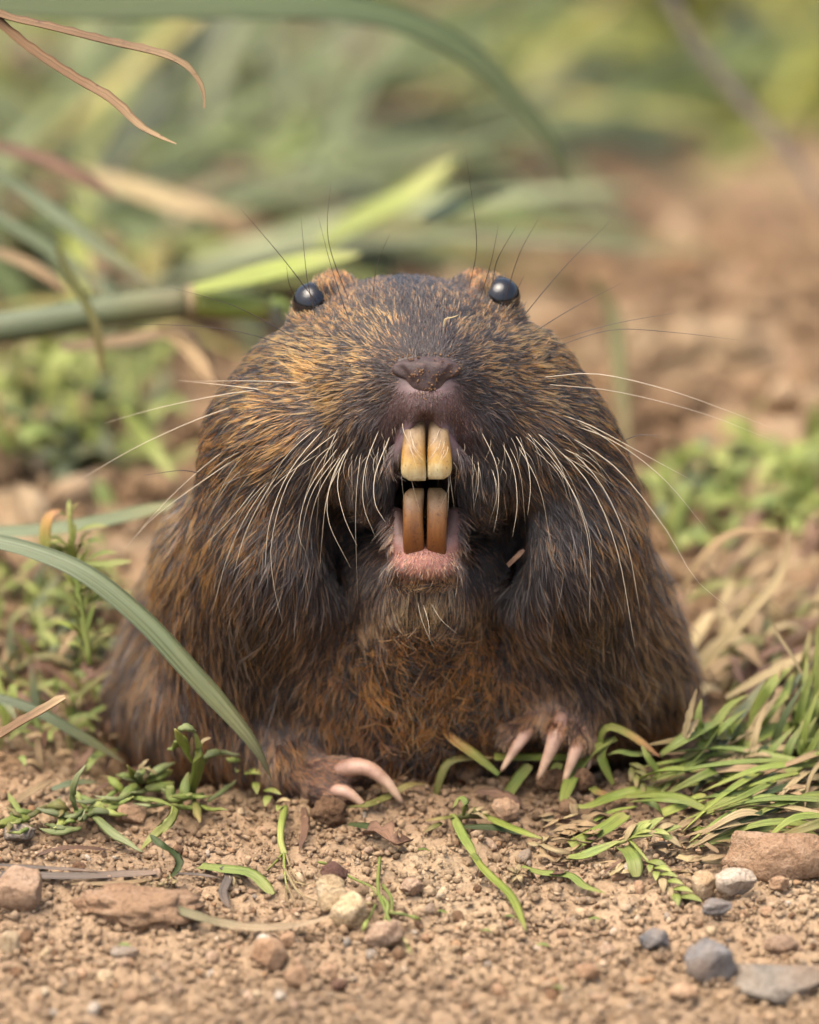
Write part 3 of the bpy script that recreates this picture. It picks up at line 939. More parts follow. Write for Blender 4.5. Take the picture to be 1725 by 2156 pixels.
# whiskers
M_WHITE, nt, b = new_mat('whisker_pale')
b.inputs['Base Color'].default_value = (*lin((190, 176, 152)) * 0.8, 1)
b.inputs['Roughness'].default_value = 0.4
M_DARK, nt, b = new_mat('whisker_dark')
b.inputs['Base Color'].default_value = (*lin((58, 44, 36)) * DIM, 1)
b.inputs['Roughness'].default_value = 0.4
def whisker(pts, w0, w1, r, mat):
    pts = np.array(pts, float)
    if pts.shape[1] == 2:
        pts = np.concatenate([pts, np.linspace(w0, w1, len(pts))[:, None]], 1)
    C = body_space(spline(pts, 14))
    tw = np.linspace(0, 1, 14)
    R = r * (1 - 0.82 * tw ** 1.3) * np.clip(0.5 + 2.5 * tw, 0, 1) / K
    return tube('whisker', C, R, mat, gopher, 5)
PALE = [
 [(600, 812), (470, 828), (330, 856), (212, 889)], [(596, 838), (470, 860), (300, 930), (140, 1020)],
 [(600, 878), (480, 940), (360, 1040), (256, 1155)], [(606, 893), (470, 980), (330, 1080), (262, 1150)],
 [(660, 898), (560, 1000), (490, 1085), (430, 1146)], [(690, 890), (590, 990), (520, 1110), (486, 1222)],
 [(670, 905), (560, 1020), (485, 1150), (443, 1294)], [(740, 884), (620, 990), (572, 1130), (575, 1230), (594, 1312)],
 [(700, 880), (610, 990), (566, 1100), (556, 1210)], [(720, 930), (650, 1030), (628, 1120), (642, 1160)],
 [(770, 895), (705, 990), (690, 1090), (738, 1196)], [(755, 900), (712, 1000), (722, 1080), (752, 1150)],
 [(640, 805), (540, 800), (405, 800)], [(600, 826), (500, 812), (370, 798)],
 [(1150, 792), (1260, 785), (1400, 815), (1520, 855), (1630, 897)], [(1160, 808), (1300, 822), (1480, 866), (1640, 926)],
 [(1150, 862), (1240, 892), (1350, 950), (1456, 1007)], [(1165, 880), (1290, 925), (1400, 1005), (1492, 1112)],
 [(1140, 885), (1290, 975), (1400, 1105), (1470, 1220), (1546, 1284)], [(1110, 892), (1230, 1000), (1300, 1150), (1342, 1372)],
 [(1150, 905), (1255, 1000), (1320, 1130), (1352, 1290)], [(1080, 880), (1180, 985), (1240, 1130), (1244, 1312)],
 [(1060, 875), (1105, 950), (1118, 1020), (1112, 1085)], [(1120, 920), (1200, 1020), (1240, 1110), (1250, 1190)],
 [(1040, 900), (1080, 980), (1090, 1060), (1080, 1130)], [(1010, 900), (1046, 980), (1050, 1060), (1040, 1120)],
 [(800, 900), (770, 980), (765, 1060), (790, 1130)], [(820, 920), (790, 1000), (790, 1060), (812, 1100)],
 [(880, 1270), (890, 1310), (916, 1370)], [(908, 1272), (930, 1306), (962, 1334)], [(892, 1275), (902, 1310), (905, 1344)],
]
for q in PALE:
    side = q[-1][0] < 897
    w0 = 130 if abs(q[0][0] - 897) < 120 else 150 + 0.55 * (abs(q[0][0] - 897) - 120)
    dx = abs(q[-1][0] - q[0][0])
    thin_ = 0.42 if q[0][1] > 1200 else 1.0
    whisker(q, w0 - 70, max(-20, w0 - 110 + 0.35 * dx), RNG.uniform(0.8, 1.25) * thin_, M_WHITE)
DARKS = [
 [(735, 672), (700, 570), (668, 448)], [(782, 662), (792, 560), (822, 486)], [(738, 640), (690, 500), (696, 376)],
 [(668, 636), (590, 535), (500, 430)], [(622, 628), (606, 590), (602, 556)], [(640, 722), (500, 645), (350, 600)],
 [(660, 742), (470, 690), (240, 678)], [(662, 660), (645, 580), (632, 448)],
 [(1008, 640), (1035, 550), (1052, 466)], [(1062, 640), (1096, 530), (1142, 446)], [(1090, 680), (1190, 560), (1300, 450)],
 [(1120, 700), (1210, 645), (1310, 594)], [(1170, 728), (1290, 692), (1420, 697), (1562, 714)],
 [(1180, 712), (1300, 678), (1432, 655)], [(1078, 632), (1092, 605), (1106, 574)], [(1040, 590), (1050, 540), (1090, 470)],
 [(990, 600), (1005, 500), (982, 320)], [(430, 1000), (380, 990), (300, 1000)], [(1310, 930), (1350, 915), (1400, 918)],
]
for q in DARKS:
    whisker(q, 180 if q[0][1] > 650 else 250, 150, RNG.uniform(0.9, 1.3), M_DARK)
# many finer pale whiskers fanning down both sides
for i in range(44):
    sd = -1 if i % 2 else 1
    x = 897 + sd * RNG.uniform(110, 260); y = RNG.uniform(845, 945)
    q_ = (abs(x - 897) - 110) / 150.0
    ln_ = RNG.uniform(130, 420)
    an = math.radians(RNG.normal(74 - 46 * q_, 10))
    dx, dy = sd * math.cos(an), math.sin(an)
    w = 95 + 0.75 * (abs(x - 897) - 95)
    whisker([(x, y, w), (x + dx * ln_ * .5 + sd * 10, y + dy * ln_ * .45, w - 45), (x + dx * ln_ * .8, y + dy * ln_, w - 50 + 0.2 * ln_ + RNG.uniform(0, 50))], 0, 0, RNG.uniform(0.4, 0.8), M_WHITE)
# short bristles of the upper lip, bent down beside and over the teeth
for i in range(70):
    sd = -1 if i % 2 else 1
    x = 897 + sd * (36 + 150 * RNG.random() ** 1.2)
    y = RNG.uniform(885, 985) - 0.1 * abs(x - 897)
    ln_ = RNG.uniform(40, 150)
    out = sd * ((abs(x - 897) - 40) * 0.30 + RNG.normal(0, 14))
    w = 60 + 0.55 * max(0, abs(x - 897) - 40)
    inw = -sd * RNG.uniform(-8, 26)
    whisker([(x, y, w), (x + out * 0.55, y + ln_ * 0.5, w - 30), (x + out * 0.7 + inw, y + ln_, w - 25 + RNG.uniform(0, 20))], 0, 0, RNG.uniform(0.3, 0.6), M_WHITE)
for i in range(12):
    sd = -1 if i % 2 else 1
    x = 897 + sd * RNG.uniform(26, 50); y = RNG.uniform(890, 935)
    whisker([(x, y, 30), (x - sd * RNG.uniform(4, 14), y + 24, -12), (x - sd * RNG.uniform(14, 32), y + RNG.uniform(40, 64), -16)], 0, 0, 0.7, M_WHITE)
# ------------------------------------------------------------------ plant and stone builders
def leaf_mat(name, stops, spots=0.35, rough=0.5, trans=0.25, spot_col=(120, 96, 60)):
    m, nt, b = new_mat(name)
    t = nt.nodes.new('ShaderNodeAttribute'); t.attribute_name = 't'
    s = nt.nodes.new('ShaderNodeAttribute'); s.attribute_name = 's'
    oi = nt.nodes.new('ShaderNodeObjectInfo')
    cx = nt.nodes.new('ShaderNodeCombineXYZ')
    ms = nt.nodes.new('ShaderNodeMath'); ms.operation = 'MULTIPLY'; ms.inputs[1].default_value = 5.0
    nt.links.new(s.outputs['Fac'], ms.inputs[0])
    mr = nt.nodes.new('ShaderNodeMath'); mr.operation = 'MULTIPLY'; mr.inputs[1].default_value = 40.0
    nt.links.new(oi.outputs['Random'], mr.inputs[0])
    nt.links.new(ms.outputs[0], cx.inputs[0]); nt.links.new(t.outputs['Fac'], cx.inputs[1]); nt.links.new(mr.outputs[0], cx.inputs[2])
    streak = noise(nt, 2.2, 4, 0.6, cx.outputs[0])
    pos = geo_pos(nt)
    blot = noise(nt, 22, 5, 0.65, pos)
    ad = nt.nodes.new('ShaderNodeMath'); ad.operation = 'MULTIPLY_ADD'
    ad.inputs[1].default_value = 0.34
    nt.links.new(blot.outputs['Fac'], ad.inputs[0])
    sub = nt.nodes.new('ShaderNodeMath'); sub.operation = 'SUBTRACT'; sub.inputs[1].default_value = 0.17
    nt.links.new(t.outputs['Fac'], sub.inputs[0])
    nt.links.new(sub.outputs[0], ad.inputs[2])
    r = ramp(nt, stops)
    nt.links.new(ad.outputs[0], r.inputs[0])
    rs = ramp(nt, [(0.3, (150, 150, 130)), (0.5, (228, 228, 216)), (0.68, (255, 255, 255))])
    nt.links.new(streak.outputs['Fac'], rs.inputs[0])
    c = mixc(nt, r.outputs[0], rs.outputs[0], 0.85, 'MULTIPLY')
    sp = noise(nt, 60, 4, 0.7, pos)
    rp = ramp(nt, [(0.60, (0, 0, 0)), (0.70, (255, 255, 255))])
    nt.links.new(sp.outputs['Fac'], rp.inputs[0])
    mm = nt.nodes.new('ShaderNodeMath'); mm.operation = 'MULTIPLY'; mm.inputs[1].default_value = spots
    nt.links.new(rp.outputs[0], mm.inputs[0])
    c = mixc(nt, c, lin(spot_col), mm.outputs[0])
    hv = nt.nodes.new('ShaderNodeHueSaturation')
    mv = nt.nodes.new('ShaderNodeMapRange'); mv.inputs[3].default_value = 0.56; mv.inputs[4].default_value = 0.86
    nt.links.new(oi.outputs['Random'], mv.inputs[0]); nt.links.new(mv.outputs[0], hv.inputs['Value'])
    hv.inputs['Saturation'].default_value = 0.9
    nt.links.new(c, hv.inputs['Color'])
    nt.links.new(hv.outputs[0], b.inputs['Base Color'])
    b.inputs['Roughness'].default_value = rough
    b.inputs['Specular IOR Level'].default_value = 0.35
    bump(nt, b, streak.outputs['Fac'], 0.35, 0.004)
    if trans:
        tr = nt.nodes.new('ShaderNodeBsdfTranslucent')
        nt.links.new(hv.outputs[0], tr.inputs[0])
        mx = nt.nodes.new('ShaderNodeMixShader'); mx.inputs[0].default_value = trans
        nt.links.new(b.outputs[0], mx.inputs[1]); nt.links.new(tr.outputs[0], mx.inputs[2])
        nt.links.new(mx.outputs[0], nt.nodes['Material Output'].inputs[0])
    return m

LM = {
 'green':  leaf_mat('leaf_green', [(0.0, (158, 164, 60)), (0.5, (138, 156, 50)), (0.85, (154, 162, 62)), (1.0, (174, 168, 86))]),
 'bright': leaf_mat('leaf_bright', [(0.0, (154, 164, 76)), (0.6, (134, 154, 62)), (1.0, (166, 168, 84))]),
 'dark':   leaf_mat('leaf_dark', [(0.0, (82, 94, 44)), (0.6, (74, 92, 42)), (1.0, (94, 102, 56))]),
 'grey':   leaf_mat('leaf_greygreen', [(0.0, (124, 136, 102)), (0.55, (116, 128, 90)), (0.8, (136, 138, 92)), (1.0, (130, 120, 86))], 0.45),
 'sprig':  leaf_mat('leaf_sprig', [(0.0, (136, 146, 78)), (0.5, (132, 144, 86)), (1.0, (160, 164, 112))], 0.25),
 'yellow': leaf_mat('leaf_yellowing', [(0.0, (112, 128, 44)), (0.4, (158, 154, 60)), (0.7, (196, 146, 62)), (1.0, (178, 120, 70))], 0.3),
 'olive':  leaf_mat('leaf_olive', [(0.0, (120, 118, 54)), (0.5, (134, 132, 62)), (1.0, (168, 140, 82))], 0.4),
 'lime':   leaf_mat('leaf_lime', [(0.0, (148, 160, 62)), (0.5, (160, 172, 74)), (1.0, (184, 184, 100))], 0.2),
 'dry':    leaf_mat('leaf_dry', [(0.0, (148, 122, 82)), (0.5, (170, 140, 96)), (1.0, (148, 116, 76))], 0.5, 0.7, 0.12, (92, 66, 46)),
 'brown':  leaf_mat('leaf_brown', [(0.0, (108, 78, 58)), (0.5, (128, 92, 66)), (1.0, (104, 72, 54))], 0.5, 0.7, 0.08, (64, 46, 36)),
 'straw':  leaf_mat('leaf_straw', [(0.0, (178, 156, 106)), (0.6, (188, 164, 114)), (1.0, (166, 136, 92))], 0.35, 0.65, 0.15, (120, 92, 62)),
 'slate':  leaf_mat('leaf_slate', [(0.0, (96, 84, 76)), (0.5, (112, 98, 88)), (1.0, (134, 110, 90))], 0.5, 0.7, 0.0, (62, 54, 50)),
 'fade':   leaf_mat('leaf_fading', [(0.0, (122, 128, 84)), (0.35, (132, 130, 88)), (0.6, (176, 150, 112)), (1.0, (196, 166, 128))], 0.45, 0.65, 0.12, (96, 88, 64)),
 'rust':   leaf_mat('stalk_rust', [(0.0, (138, 104, 66)), (0.5, (130, 96, 60)), (1.0, (178, 148, 104))], 0.9, 0.65, 0.05, (78, 50, 40)),
}

def blade_mesh(C, W, fold=0.35, twist=0.0, thick=0.09, base=0.55, tip=0.06, shape='grass', wob=0.0, tap=0.28):
    n = len(C)
    T, A, N = frames(C)
    t = np.linspace(0, 1, n)
    if shape == 'grass':
        prof = np.minimum(1, base + (1 - base) * np.minimum(1, t * 3.5)) * np.clip((1 - t) / tap, 0, 1) ** 0.6
    elif shape == 'leaf':
        prof = np.sin(np.pi * np.clip(0.08 + 0.9 * t, 0, 1)) ** 0.7
    else:
        prof = np.ones(n) * np.clip((1.04 - t) / 0.14, 0, 1) ** 0.5
    prof = np.maximum(prof, tip)
    if wob:
        prof = prof * (1 + wob * np.sin(np.arange(n) * 2.1 + C[0, 0] * 50))
    ang = twist * t if np.isscalar(twist) else np.interp(t, np.linspace(0, 1, len(twist)), twist)
    ca, sa = np.cos(ang)[:, None], np.sin(ang)[:, None]
    A2 = A * ca + N * sa; N2 = N * ca - A * sa
    xs = [(-1, 1, .0), (-.5, .3, .8), (0, 0, 1), (.5, .3, .8), (1, 1, .0), (.5, .3, -.8), (0, 0, -1), (-.5, .3, -.8)]
    hw = (0.5 * W * prof)[:, None]
    V = np.stack([C + A2 * hw * x + N2 * (hw * f * fold + thick * W * 0.5 * z * np.sqrt(prof)[:, None]) for x, f, z in xs], 1)
    m = 8
    i, j = np.meshgrid(np.arange(n - 1), np.arange(m), indexing='ij')
    F = np.stack([i * m + j, i * m + (j + 1) % m, (i + 1) * m + (j + 1) % m, (i + 1) * m + j], -1).reshape(-1, 4)
    sv = np.tile(np.array([x[0] for x in xs]), n); tv = np.repeat(t, m)
    return V.reshape(-1, 3), F, tv, sv

def world_path(pts, mode='g'):
    """Points (px, py, h): on the soil raised by h (mode g), or h drawing units behind the focal plane (mode w)."""
    if mode == 'cap':                                    # on the soil, but no deeper than the foot of the animal's coat
        out = []
        for a, c, h in pts:
            q, wd = on_ground(a, c, h / K + 0.009)
            lim = 430 + max(0.0, a - 1440) * 1.3
            out.append(q if wd < lim else place(a, c, lim - 0.4 * h))
        return np.array(out)
    if mode == 'g':
        return np.array([on_ground(a, c, h / K + 0.009)[0] for a, c, h in pts])
    return np.array([place(a, c, h) for a, c, h in pts])

def blade(name, pts, width, mat, parent=None, mode='g', n=14, **kw):
    C = spline(world_path(pts, mode), n) if not isinstance(pts, np.ndarray) else spline(pts, n)
    V, F, tv, sv = blade_mesh(C, width / K, **kw)
    o = mesh_obj(name, V, F, LM[mat] if isinstance(mat, str) else mat, parent)
    point_attr(o.data, 't', tv); point_attr(o.data, 's', sv)
    return o

def single(name, label, cat, pts, width, mat, group=None, **kw):
    o = blade(name, pts, width, mat, None, **kw)
    return tag(o, label, cat, group)

def ico(sub):
    import bmesh
    bm = bmesh.new()
    bmesh.ops.create_icosphere(bm, subdivisions=sub, radius=1.0)
    V = np.array([v.co[:] for v in bm.verts]); F = np.array([[v.index for v in f.verts] for f in bm.faces])
    bm.free()
    return V, F
ICO1, ICO2, ICO3 = ico(1), ico(2), ico(4)

def rock_shape(seed, sub=3, cuts=9, rough=0.05, flat=0.62):
    rg = np.random.default_rng(seed)
    V, F = (ICO1, ICO2, ICO3)[sub - 1]
    V = V.copy()
    for _ in range(cuts):                                  # chip flat faces off a ball
        d = rg.normal(size=3); d /= np.linalg.norm(d)
        h = rg.uniform(flat, 0.92)
        over = np.maximum(V @ d - h, 0)
        V -= over[:, None] * d * 0.96
    a = V * 2.3 + seed
    nse = fbm(a[:, 0] * 1.3 + a[:, 2], a[:, 1] * 1.3 - a[:, 2] * 0.7, 4, seed % 97)
    nf = fbm(a[:, 0] * 5 + a[:, 2] * 3, a[:, 1] * 5 - a[:, 2] * 4, 3, seed % 89)
    V *= (1 + rough * 2.6 * nse + rough * 0.9 * nf)[:, None]
    return V, F

def rock_mat(name, cols, scale=14.0):
    m, nt, b = new_mat(name)
    co = geo_pos(nt)
    n1 = noise(nt, scale, 7, 0.68, co, 0.6)
    r = ramp(nt, [(0.28, cols[0]), (0.5, cols[1]), (0.72, cols[2])])
    nt.links.new(n1.outputs['Fac'], r.inputs[0])
    n2 = noise(nt, 150, 5, 0.7, co)
    r2 = ramp(nt, [(0.32, (140, 126, 112)), (0.5, (236, 230, 222)), (0.7, (255, 255, 255))])
    nt.links.new(n2.outputs['Fac'], r2.inputs[0])
    c = mixc(nt, r.outputs[0], r2.outputs[0], 0.75, 'MULTIPLY')
    n3 = noise(nt, 7, 5, 0.6, co)                          # dusting of soil
    r3 = ramp(nt, [(0.45, (0, 0, 0)), (0.65, (255, 255, 255))])
    nt.links.new(n3.outputs['Fac'], r3.inputs[0])
    c2 = mixc(nt, c, lin((158, 128, 98)), 0.55)
    c3 = mixc(nt, c, c2, r3.outputs[0])
    oi = nt.nodes.new('ShaderNodeObjectInfo')
    hv = nt.nodes.new('ShaderNodeHueSaturation')
    mv = nt.nodes.new('ShaderNodeMapRange'); mv.inputs[3].default_value = 0.82; mv.inputs[4].default_value = 1.1
    nt.links.new(oi.outputs['Random'], mv.inputs[0]); nt.links.new(mv.outputs[0], hv.inputs['Value'])
    nt.links.new(c3, hv.inputs['Color'])
    nt.links.new(hv.outputs[0], b.inputs['Base Color'])
    b.inputs['Roughness'].default_value = 0.88
    b.inputs['Specular IOR Level'].default_value = 0.2
    bump(nt, b, n2.outputs['Fac'], 0.9, 0.016)
    return m
RM = {
 'tan':   rock_mat('stone_tan', [(150, 118, 90), (182, 150, 120), (204, 178, 150)]),
 'pale':  rock_mat('stone_pale', [(176, 148, 108), (204, 182, 146), (220, 206, 180)]),
 'pink':  rock_mat('stone_pink', [(152, 126, 104), (180, 154, 130), (198, 178, 156)]),
 'grey':  rock_mat('stone_grey', [(126, 120, 110), (158, 150, 138), (184, 176, 164)]),
 'blue':  rock_mat('stone_blue', [(104, 104, 106), (134, 134, 134), (162, 158, 154)]),
 'white': rock_mat('stone_white', [(190, 176, 156), (212, 202, 186), (226, 220, 208)]),
 'red':   rock_mat('stone_red', [(84, 58, 50), (108, 80, 70), (132, 104, 90)]),
 'clod':  rock_mat('soil_clod', [(92, 68, 50), (122, 94, 70), (146, 116, 88)], 40),
 'dark':  rock_mat('stone_dark', [(44, 38, 36), (62, 54, 50), (86, 74, 66)]),
}
STONE_SPOTS = []
def stone(name, label, px, py, w, h, mat, seed, depth=None, sink=0.28, rz=0.0, rot=None, group=None, cat='stone', cuts=9, rough=0.05, flat=0.62):
    """A stone whose visible extent is about w by h at (px, py), bedded in the soil."""
    base, wd = on_ground(px, py + h * 0.38)
    V, F = rock_shape(seed, 3, cuts, rough, flat)
    rg = np.random.default_rng(seed + 5)
    if rot is None:
        rot = Matrix.Rotation(rg.uniform(0, 6.28), 3, 'Z') @ Matrix.Rotation(rg.uniform(0, 6.28), 3, 'X')
    V = V @ np.array(rot).T
    ext = V.max(0) - V.min(0); V = (V - (V.max(0) + V.min(0)) / 2) / ext
    sc = 1 + wd / K / DIST
    hz = h / K * sc * 1.0 / (1 - sink * 0.55)
    dims = np.array([w / K * sc, (depth or 0.75 * w) / K * sc, hz])
    V = V * dims
    ca, sa = math.cos(rz), math.sin(rz)
    V = np.stack([V[:, 0] * ca - V[:, 2] * sa, V[:, 1], V[:, 0] * sa + V[:, 2] * ca], 1)
    o = mesh_obj(name, V, F, RM[mat])
    o.location = (base[0], base[1] + dims[1] * 0.22, base[2] + 0.010 + hz * (0.5 - sink * 0.8))
    tag(o, label, cat, group)
    STONE_SPOTS.append((base[0], base[1], max(dims[:2]) * 0.6))
    return o
# ------------------------------------------------------------------ stones
stone('stone', 'broad tan wedge-shaped rock half under the grass tuft at the edge', 1640, 1822, 240, 108, 'tan', 3, 150, 0.22, -0.10, flat=0.5)
stone('stone', 'pale grey flat-topped stone leaning against the tan wedge rock', 1551, 1880, 88, 56, 'white', 12, 60, 0.2, 0.22, flat=0.45)
stone('stone', 'small tan stone between grass seed spike and pale flat stone', 1482, 1880, 52, 60, 'pale', 23, None, 0.25)
stone('stone', 'thin blue-grey chip below the pale flat-topped stone', 1510, 1926, 66, 32, 'blue', 31, None, 0.25)
stone('stone', 'small dark blue-grey angular stone beside a dead leaf curl', 1377, 1996, 66, 44, 'blue', 44, None, 0.25)
stone('stone', 'large rounded blue-grey stone, the darkest big one', 1497, 2040, 112, 84, 'blue', 58, None, 0.3, 0.1)
stone('stone', 'flat pinkish stone beyond the large blue-grey one', 1646, 2004, 78, 36, 'pink', 61, None, 0.3)
stone('stone', 'very broad flat pale grey slab at the bottom corner', 1650, 2096, 250, 66, 'grey', 77, 160, 0.3, 0.04, flat=0.5)
stone('stone', 'small tan stone beside the wedge rock foot', 1640, 1875, 44, 30, 'tan', 83)
stone('stone', 'low tan stone below the large blue-grey one', 1440, 2102, 66, 30, 'tan', 88)
stone('stone', 'tan rounded stone alone below the bent grass blade', 1238, 2062, 56, 32, 'tan', 91)
stone('stone', 'tan pebble next to the single rounded stone', 1282, 2016, 40, 24, 'pink', 95)
stone('stone', 'bright cream angular stone standing at the dried leaf tip', 701, 1898, 70, 70, 'pale', 103, None, 0.12, 0.12, flat=0.45)
stone('stone', 'mottled yellow-tan stone leaning under the bright cream one', 736, 1936, 84, 74, 'pale', 114, None, 0.2, -0.1)
stone('stone', 'rounded pinkish grey stone touching the small weed', 808, 1984, 86, 56, 'pink', 121, None, 0.2)
stone('stone', 'blocky tan stone in the front with a pale top', 565, 2024, 84, 62, 'tan', 135, None, 0.25, 0.1, flat=0.48)
stone('stone', 'small tan stone behind the blocky front one', 607, 1992, 36, 30, 'tan', 142)
stone('stone', 'long flat tan slab under the dried grey-green leaf', 292, 1930, 300, 70, 'tan', 157, 170, 0.30, -0.02, flat=0.66, rough=0.13, cuts=7)
stone('stone', 'whitish pink rough rock at the picture edge beside the slab', 38, 1892, 104, 92, 'pink', 163, None, 0.2)
stone('stone', 'small cream stone at the edge below the whitish pink rock', 20, 1998, 46, 44, 'pale', 171)
stone('stone', 'grey-brown flat stone near the left rosette weed', 40, 1772, 70, 34, 'grey', 182)
stone('stone', 'dark red-brown speckled stone behind the bright cream one', 704, 1852, 60, 38, 'red', 190, None, 0.35)
stone('stone', 'tan rounded stone among small pebbles low in the front', 625, 2072, 56, 42, 'tan', 204)
stone('stone', 'dull reddish stone with a green scrap beside it', 716, 2088, 36, 26, 'red', 211)
stone('stone', 'flat tan stone behind the dull reddish one', 690, 2062, 50, 26, 'tan', 214)
stone('stone', 'pale stone lying behind the small weed, dark chip beside', 866, 1882, 52, 34, 'pink', 222)
stone('stone', 'tiny bright white stone low in the front', 590, 2112, 26, 26, 'white', 233)
stone('stone', 'grey stone half buried in front of the slab', 262, 2020, 60, 26, 'grey', 242)
stone('stone', 'round tan stone under the folded yellow-green leaf', 276, 1730, 70, 44, 'tan', 251, None, 0.25)
stone('soil_clod', 'round dark clod of soil beside the clawed paw', 692, 1728, 80, 64, 'clod', 262, None, 0.15, cat='clod', cuts=5, rough=0.14, flat=0.75)
stone('soil_clod', 'tan crumbly clod under the middle claws', 1160, 1660, 66, 46, 'clod', 273, None, 0.2, cat='clod', cuts=5, rough=0.12, flat=0.75)
stone('soil_clod', 'orange tan lump behind the leafy weed', 1065, 1722, 62, 50, 'tan', 281, None, 0.25, cat='clod', cuts=6, rough=0.1, flat=0.7)
stone('soil_clod', 'small tan lump beside the dried seed husks', 1195, 1716, 42, 36, 'clod', 290, None, 0.2, cat='clod', cuts=6, rough=0.1, flat=0.7)
stone('soil_clod', 'dull brown lump beneath the paw by the grass blade', 1225, 1660, 60, 54, 'clod', 297, None, 0.2, cat='clod', cuts=6, rough=0.1, flat=0.7)
stone('soil_clod', 'dark brown lump in the shade under the yellow blade', 985, 1640, 66, 40, 'clod', 303, None, 0.25, cat='clod', cuts=6, rough=0.1, flat=0.7)

# pebbles one can count: near ones, each its own object on shared shapes
PEB = [rock_shape(400 + i, 2, 8, 0.06, 0.6) for i in range(14)]
peb_me = {}
def pebble_mesh(i, mat):
    if (i, mat) not in peb_me:
        o = mesh_obj('pebble', PEB[i][0], PEB[i][1], RM[mat], link=False)
        peb_me[(i, mat)] = o.data
        bpy.data.objects.remove(o)
    return peb_me[(i, mat)]
WORD = {'tan': 'tan', 'pale': 'cream', 'pink': 'pinkish', 'grey': 'grey', 'white': 'white', 'blue': 'blue-grey', 'clod': 'brown', 'dark': 'blackish', 'red': 'reddish'}
MARKS = [((38, 1892), 'the whitish pink rock'), ((292, 1926), 'the long tan slab'), ((565, 2024), 'the blocky tan stone'), ((720, 1920), 'the bright cream stone'),
         ((808, 1984), 'the small weed'), ((1050, 1860), 'the long bent green leaf'), ((1250, 1880), 'the pale green strap leaf'), ((1377, 1996), 'the dark angular stone'), ((1497, 2040), 'the large blue-grey stone'),
         ((1640, 1822), 'the tan wedge rock'), ((150, 1740), 'the rosette weed'), ((600, 1790), 'the yellow-green stem'), ((1650, 2096), 'the grey corner slab'), ((1238, 2062), 'the rounded tan stone'), ((880, 1740), 'the leafy weed'), ((120, 2080), 'the bottom edge'), ((430, 1790), 'the curled dark leaflet')]
rg = np.random.default_rng(99)
cnt = 0
items = []
for i in range(900):
    if cnt >= 210: break
    px = rg.uniform(5, 1720); py = 1690 + 460 * rg.random() ** 0.85
    if py < 1760 and (px > 1000 or px < 420): continue
    g0, wd = on_ground(px, py)
    if any(math.hypot(g0[0] - a, g0[1] - c) < r for a, c, r in STONE_SPOTS): continue
    r = (6.5 + 12 * rg.random() ** 3.0) / K
    STONE_SPOTS.append((g0[0], g0[1], r * 0.8))
    mat = rg.choice(['tan', 'tan', 'tan', 'tan', 'clod', 'clod', 'clod', 'pale', 'pink', 'pink', 'grey', 'white'])
    o = bpy.data.objects.new('pebble', pebble_mesh(int(rg.integers(14)), str(mat)))
    COL.objects.link(o)
    o.location = (g0[0], g0[1], g0[2] + 0.006 + r * 0.1)
    o.rotation_euler = rg.uniform(0, 6.28, 3)
    o.scale = (r * rg.uniform(0.9, 1.5), r * rg.uniform(0.8, 1.2), r * rg.uniform(0.6, 1.0))
    k = min(MARKS, key=lambda m_: math.hypot(m_[0][0] - px, (m_[0][1] - py) * 1.6))[1]
    tag(o, '', 'pebble', 'pebbles in the loose soil')
    items.append((o, px, 'small %s pebble near %s' % (WORD[str(mat)], k)))
    cnt += 1

single_out(items)

# crumbs and grit nobody could count
NG = 40000
rg = np.random.default_rng(5)
gxx = rg.uniform(-0.72, 0.72, NG); gyy = -0.85 + 1.75 * rg.random(NG) ** 1.25
gr = (1.6 + 8.5 * rg.random(NG) ** 3.4) / K
NC = 2600                                              # and the clods on the bare bank behind
gxx = np.concatenate([gxx, rg.uniform(-0.9, 1.5, NC)]); gyy = np.concatenate([gyy, rg.uniform(0.85, 4.2, NC)])
gr = np.concatenate([gr, 0.006 + 0.045 * rg.random(NC) ** 3])
NG = len(gxx)
keep = ~((np.abs(gxx + 0.02) < 0.40) & (gyy > 0.42) & (gyy < 1.1))
gxx, gyy, gr = gxx[keep], gyy[keep], gr[keep]
NG = len(gxx)
V1, F1 = ICO1
vv = V1[None] * (1 + 0.85 * (rg.random((NG, len(V1), 1)) - 0.5)) * gr[:, None, None] * rg.uniform(0.6, 1.5, (NG, 1, 3))
ang = rg.uniform(0, 6.28, NG)
ca, sa = np.cos(ang)[:, None], np.sin(ang)[:, None]
vx = vv[:, :, 0] * ca - vv[:, :, 1] * sa; vy = vv[:, :, 0] * sa + vv[:, :, 1] * ca
cz = ground_z(gxx, gyy) + gr * 0.15 + 0.006
vv = np.stack([vx + gxx[:, None], vy + gyy[:, None], vv[:, :, 2] * 0.85 + cz[:, None]], -1).reshape(-1, 3)
ff = (F1[None] + (np.arange(NG) * len(V1))[:, None, None]).reshape(-1, 3)
pal = np.array([(1.0, 1.0, 1.0), (1.12, 1.1, 1.08), (.88, .87, .86), (1.2, 1.2, 1.2), (.76, .74, .73), (1.3, 1.34, 1.4), (.9, .97, 1.06), (1.5, 1.6, 1.75), (.5, .47, .46), (1.1, .95, .84)])
ci = rg.choice(10, NG, p=[.28, .2, .2, .08, .12, .03, .03, .01, .03, .02])
gc = np.repeat(pal[ci] * rg.uniform(0.86, 1.1, (NG, 1)) * 0.92, len(V1), 0)
M_GRIT, nt, b = new_mat('grit')
soil_nodes(nt, b, 'tint')
grit = mesh_obj('gravel', vv, ff, M_GRIT, smooth=False)
point_attr(grit.data, 'tint', gc, 'FLOAT_COLOR')
tag(grit, 'fine crumbs and grit scattered over the bare soil', 'gravel', kind='stuff')
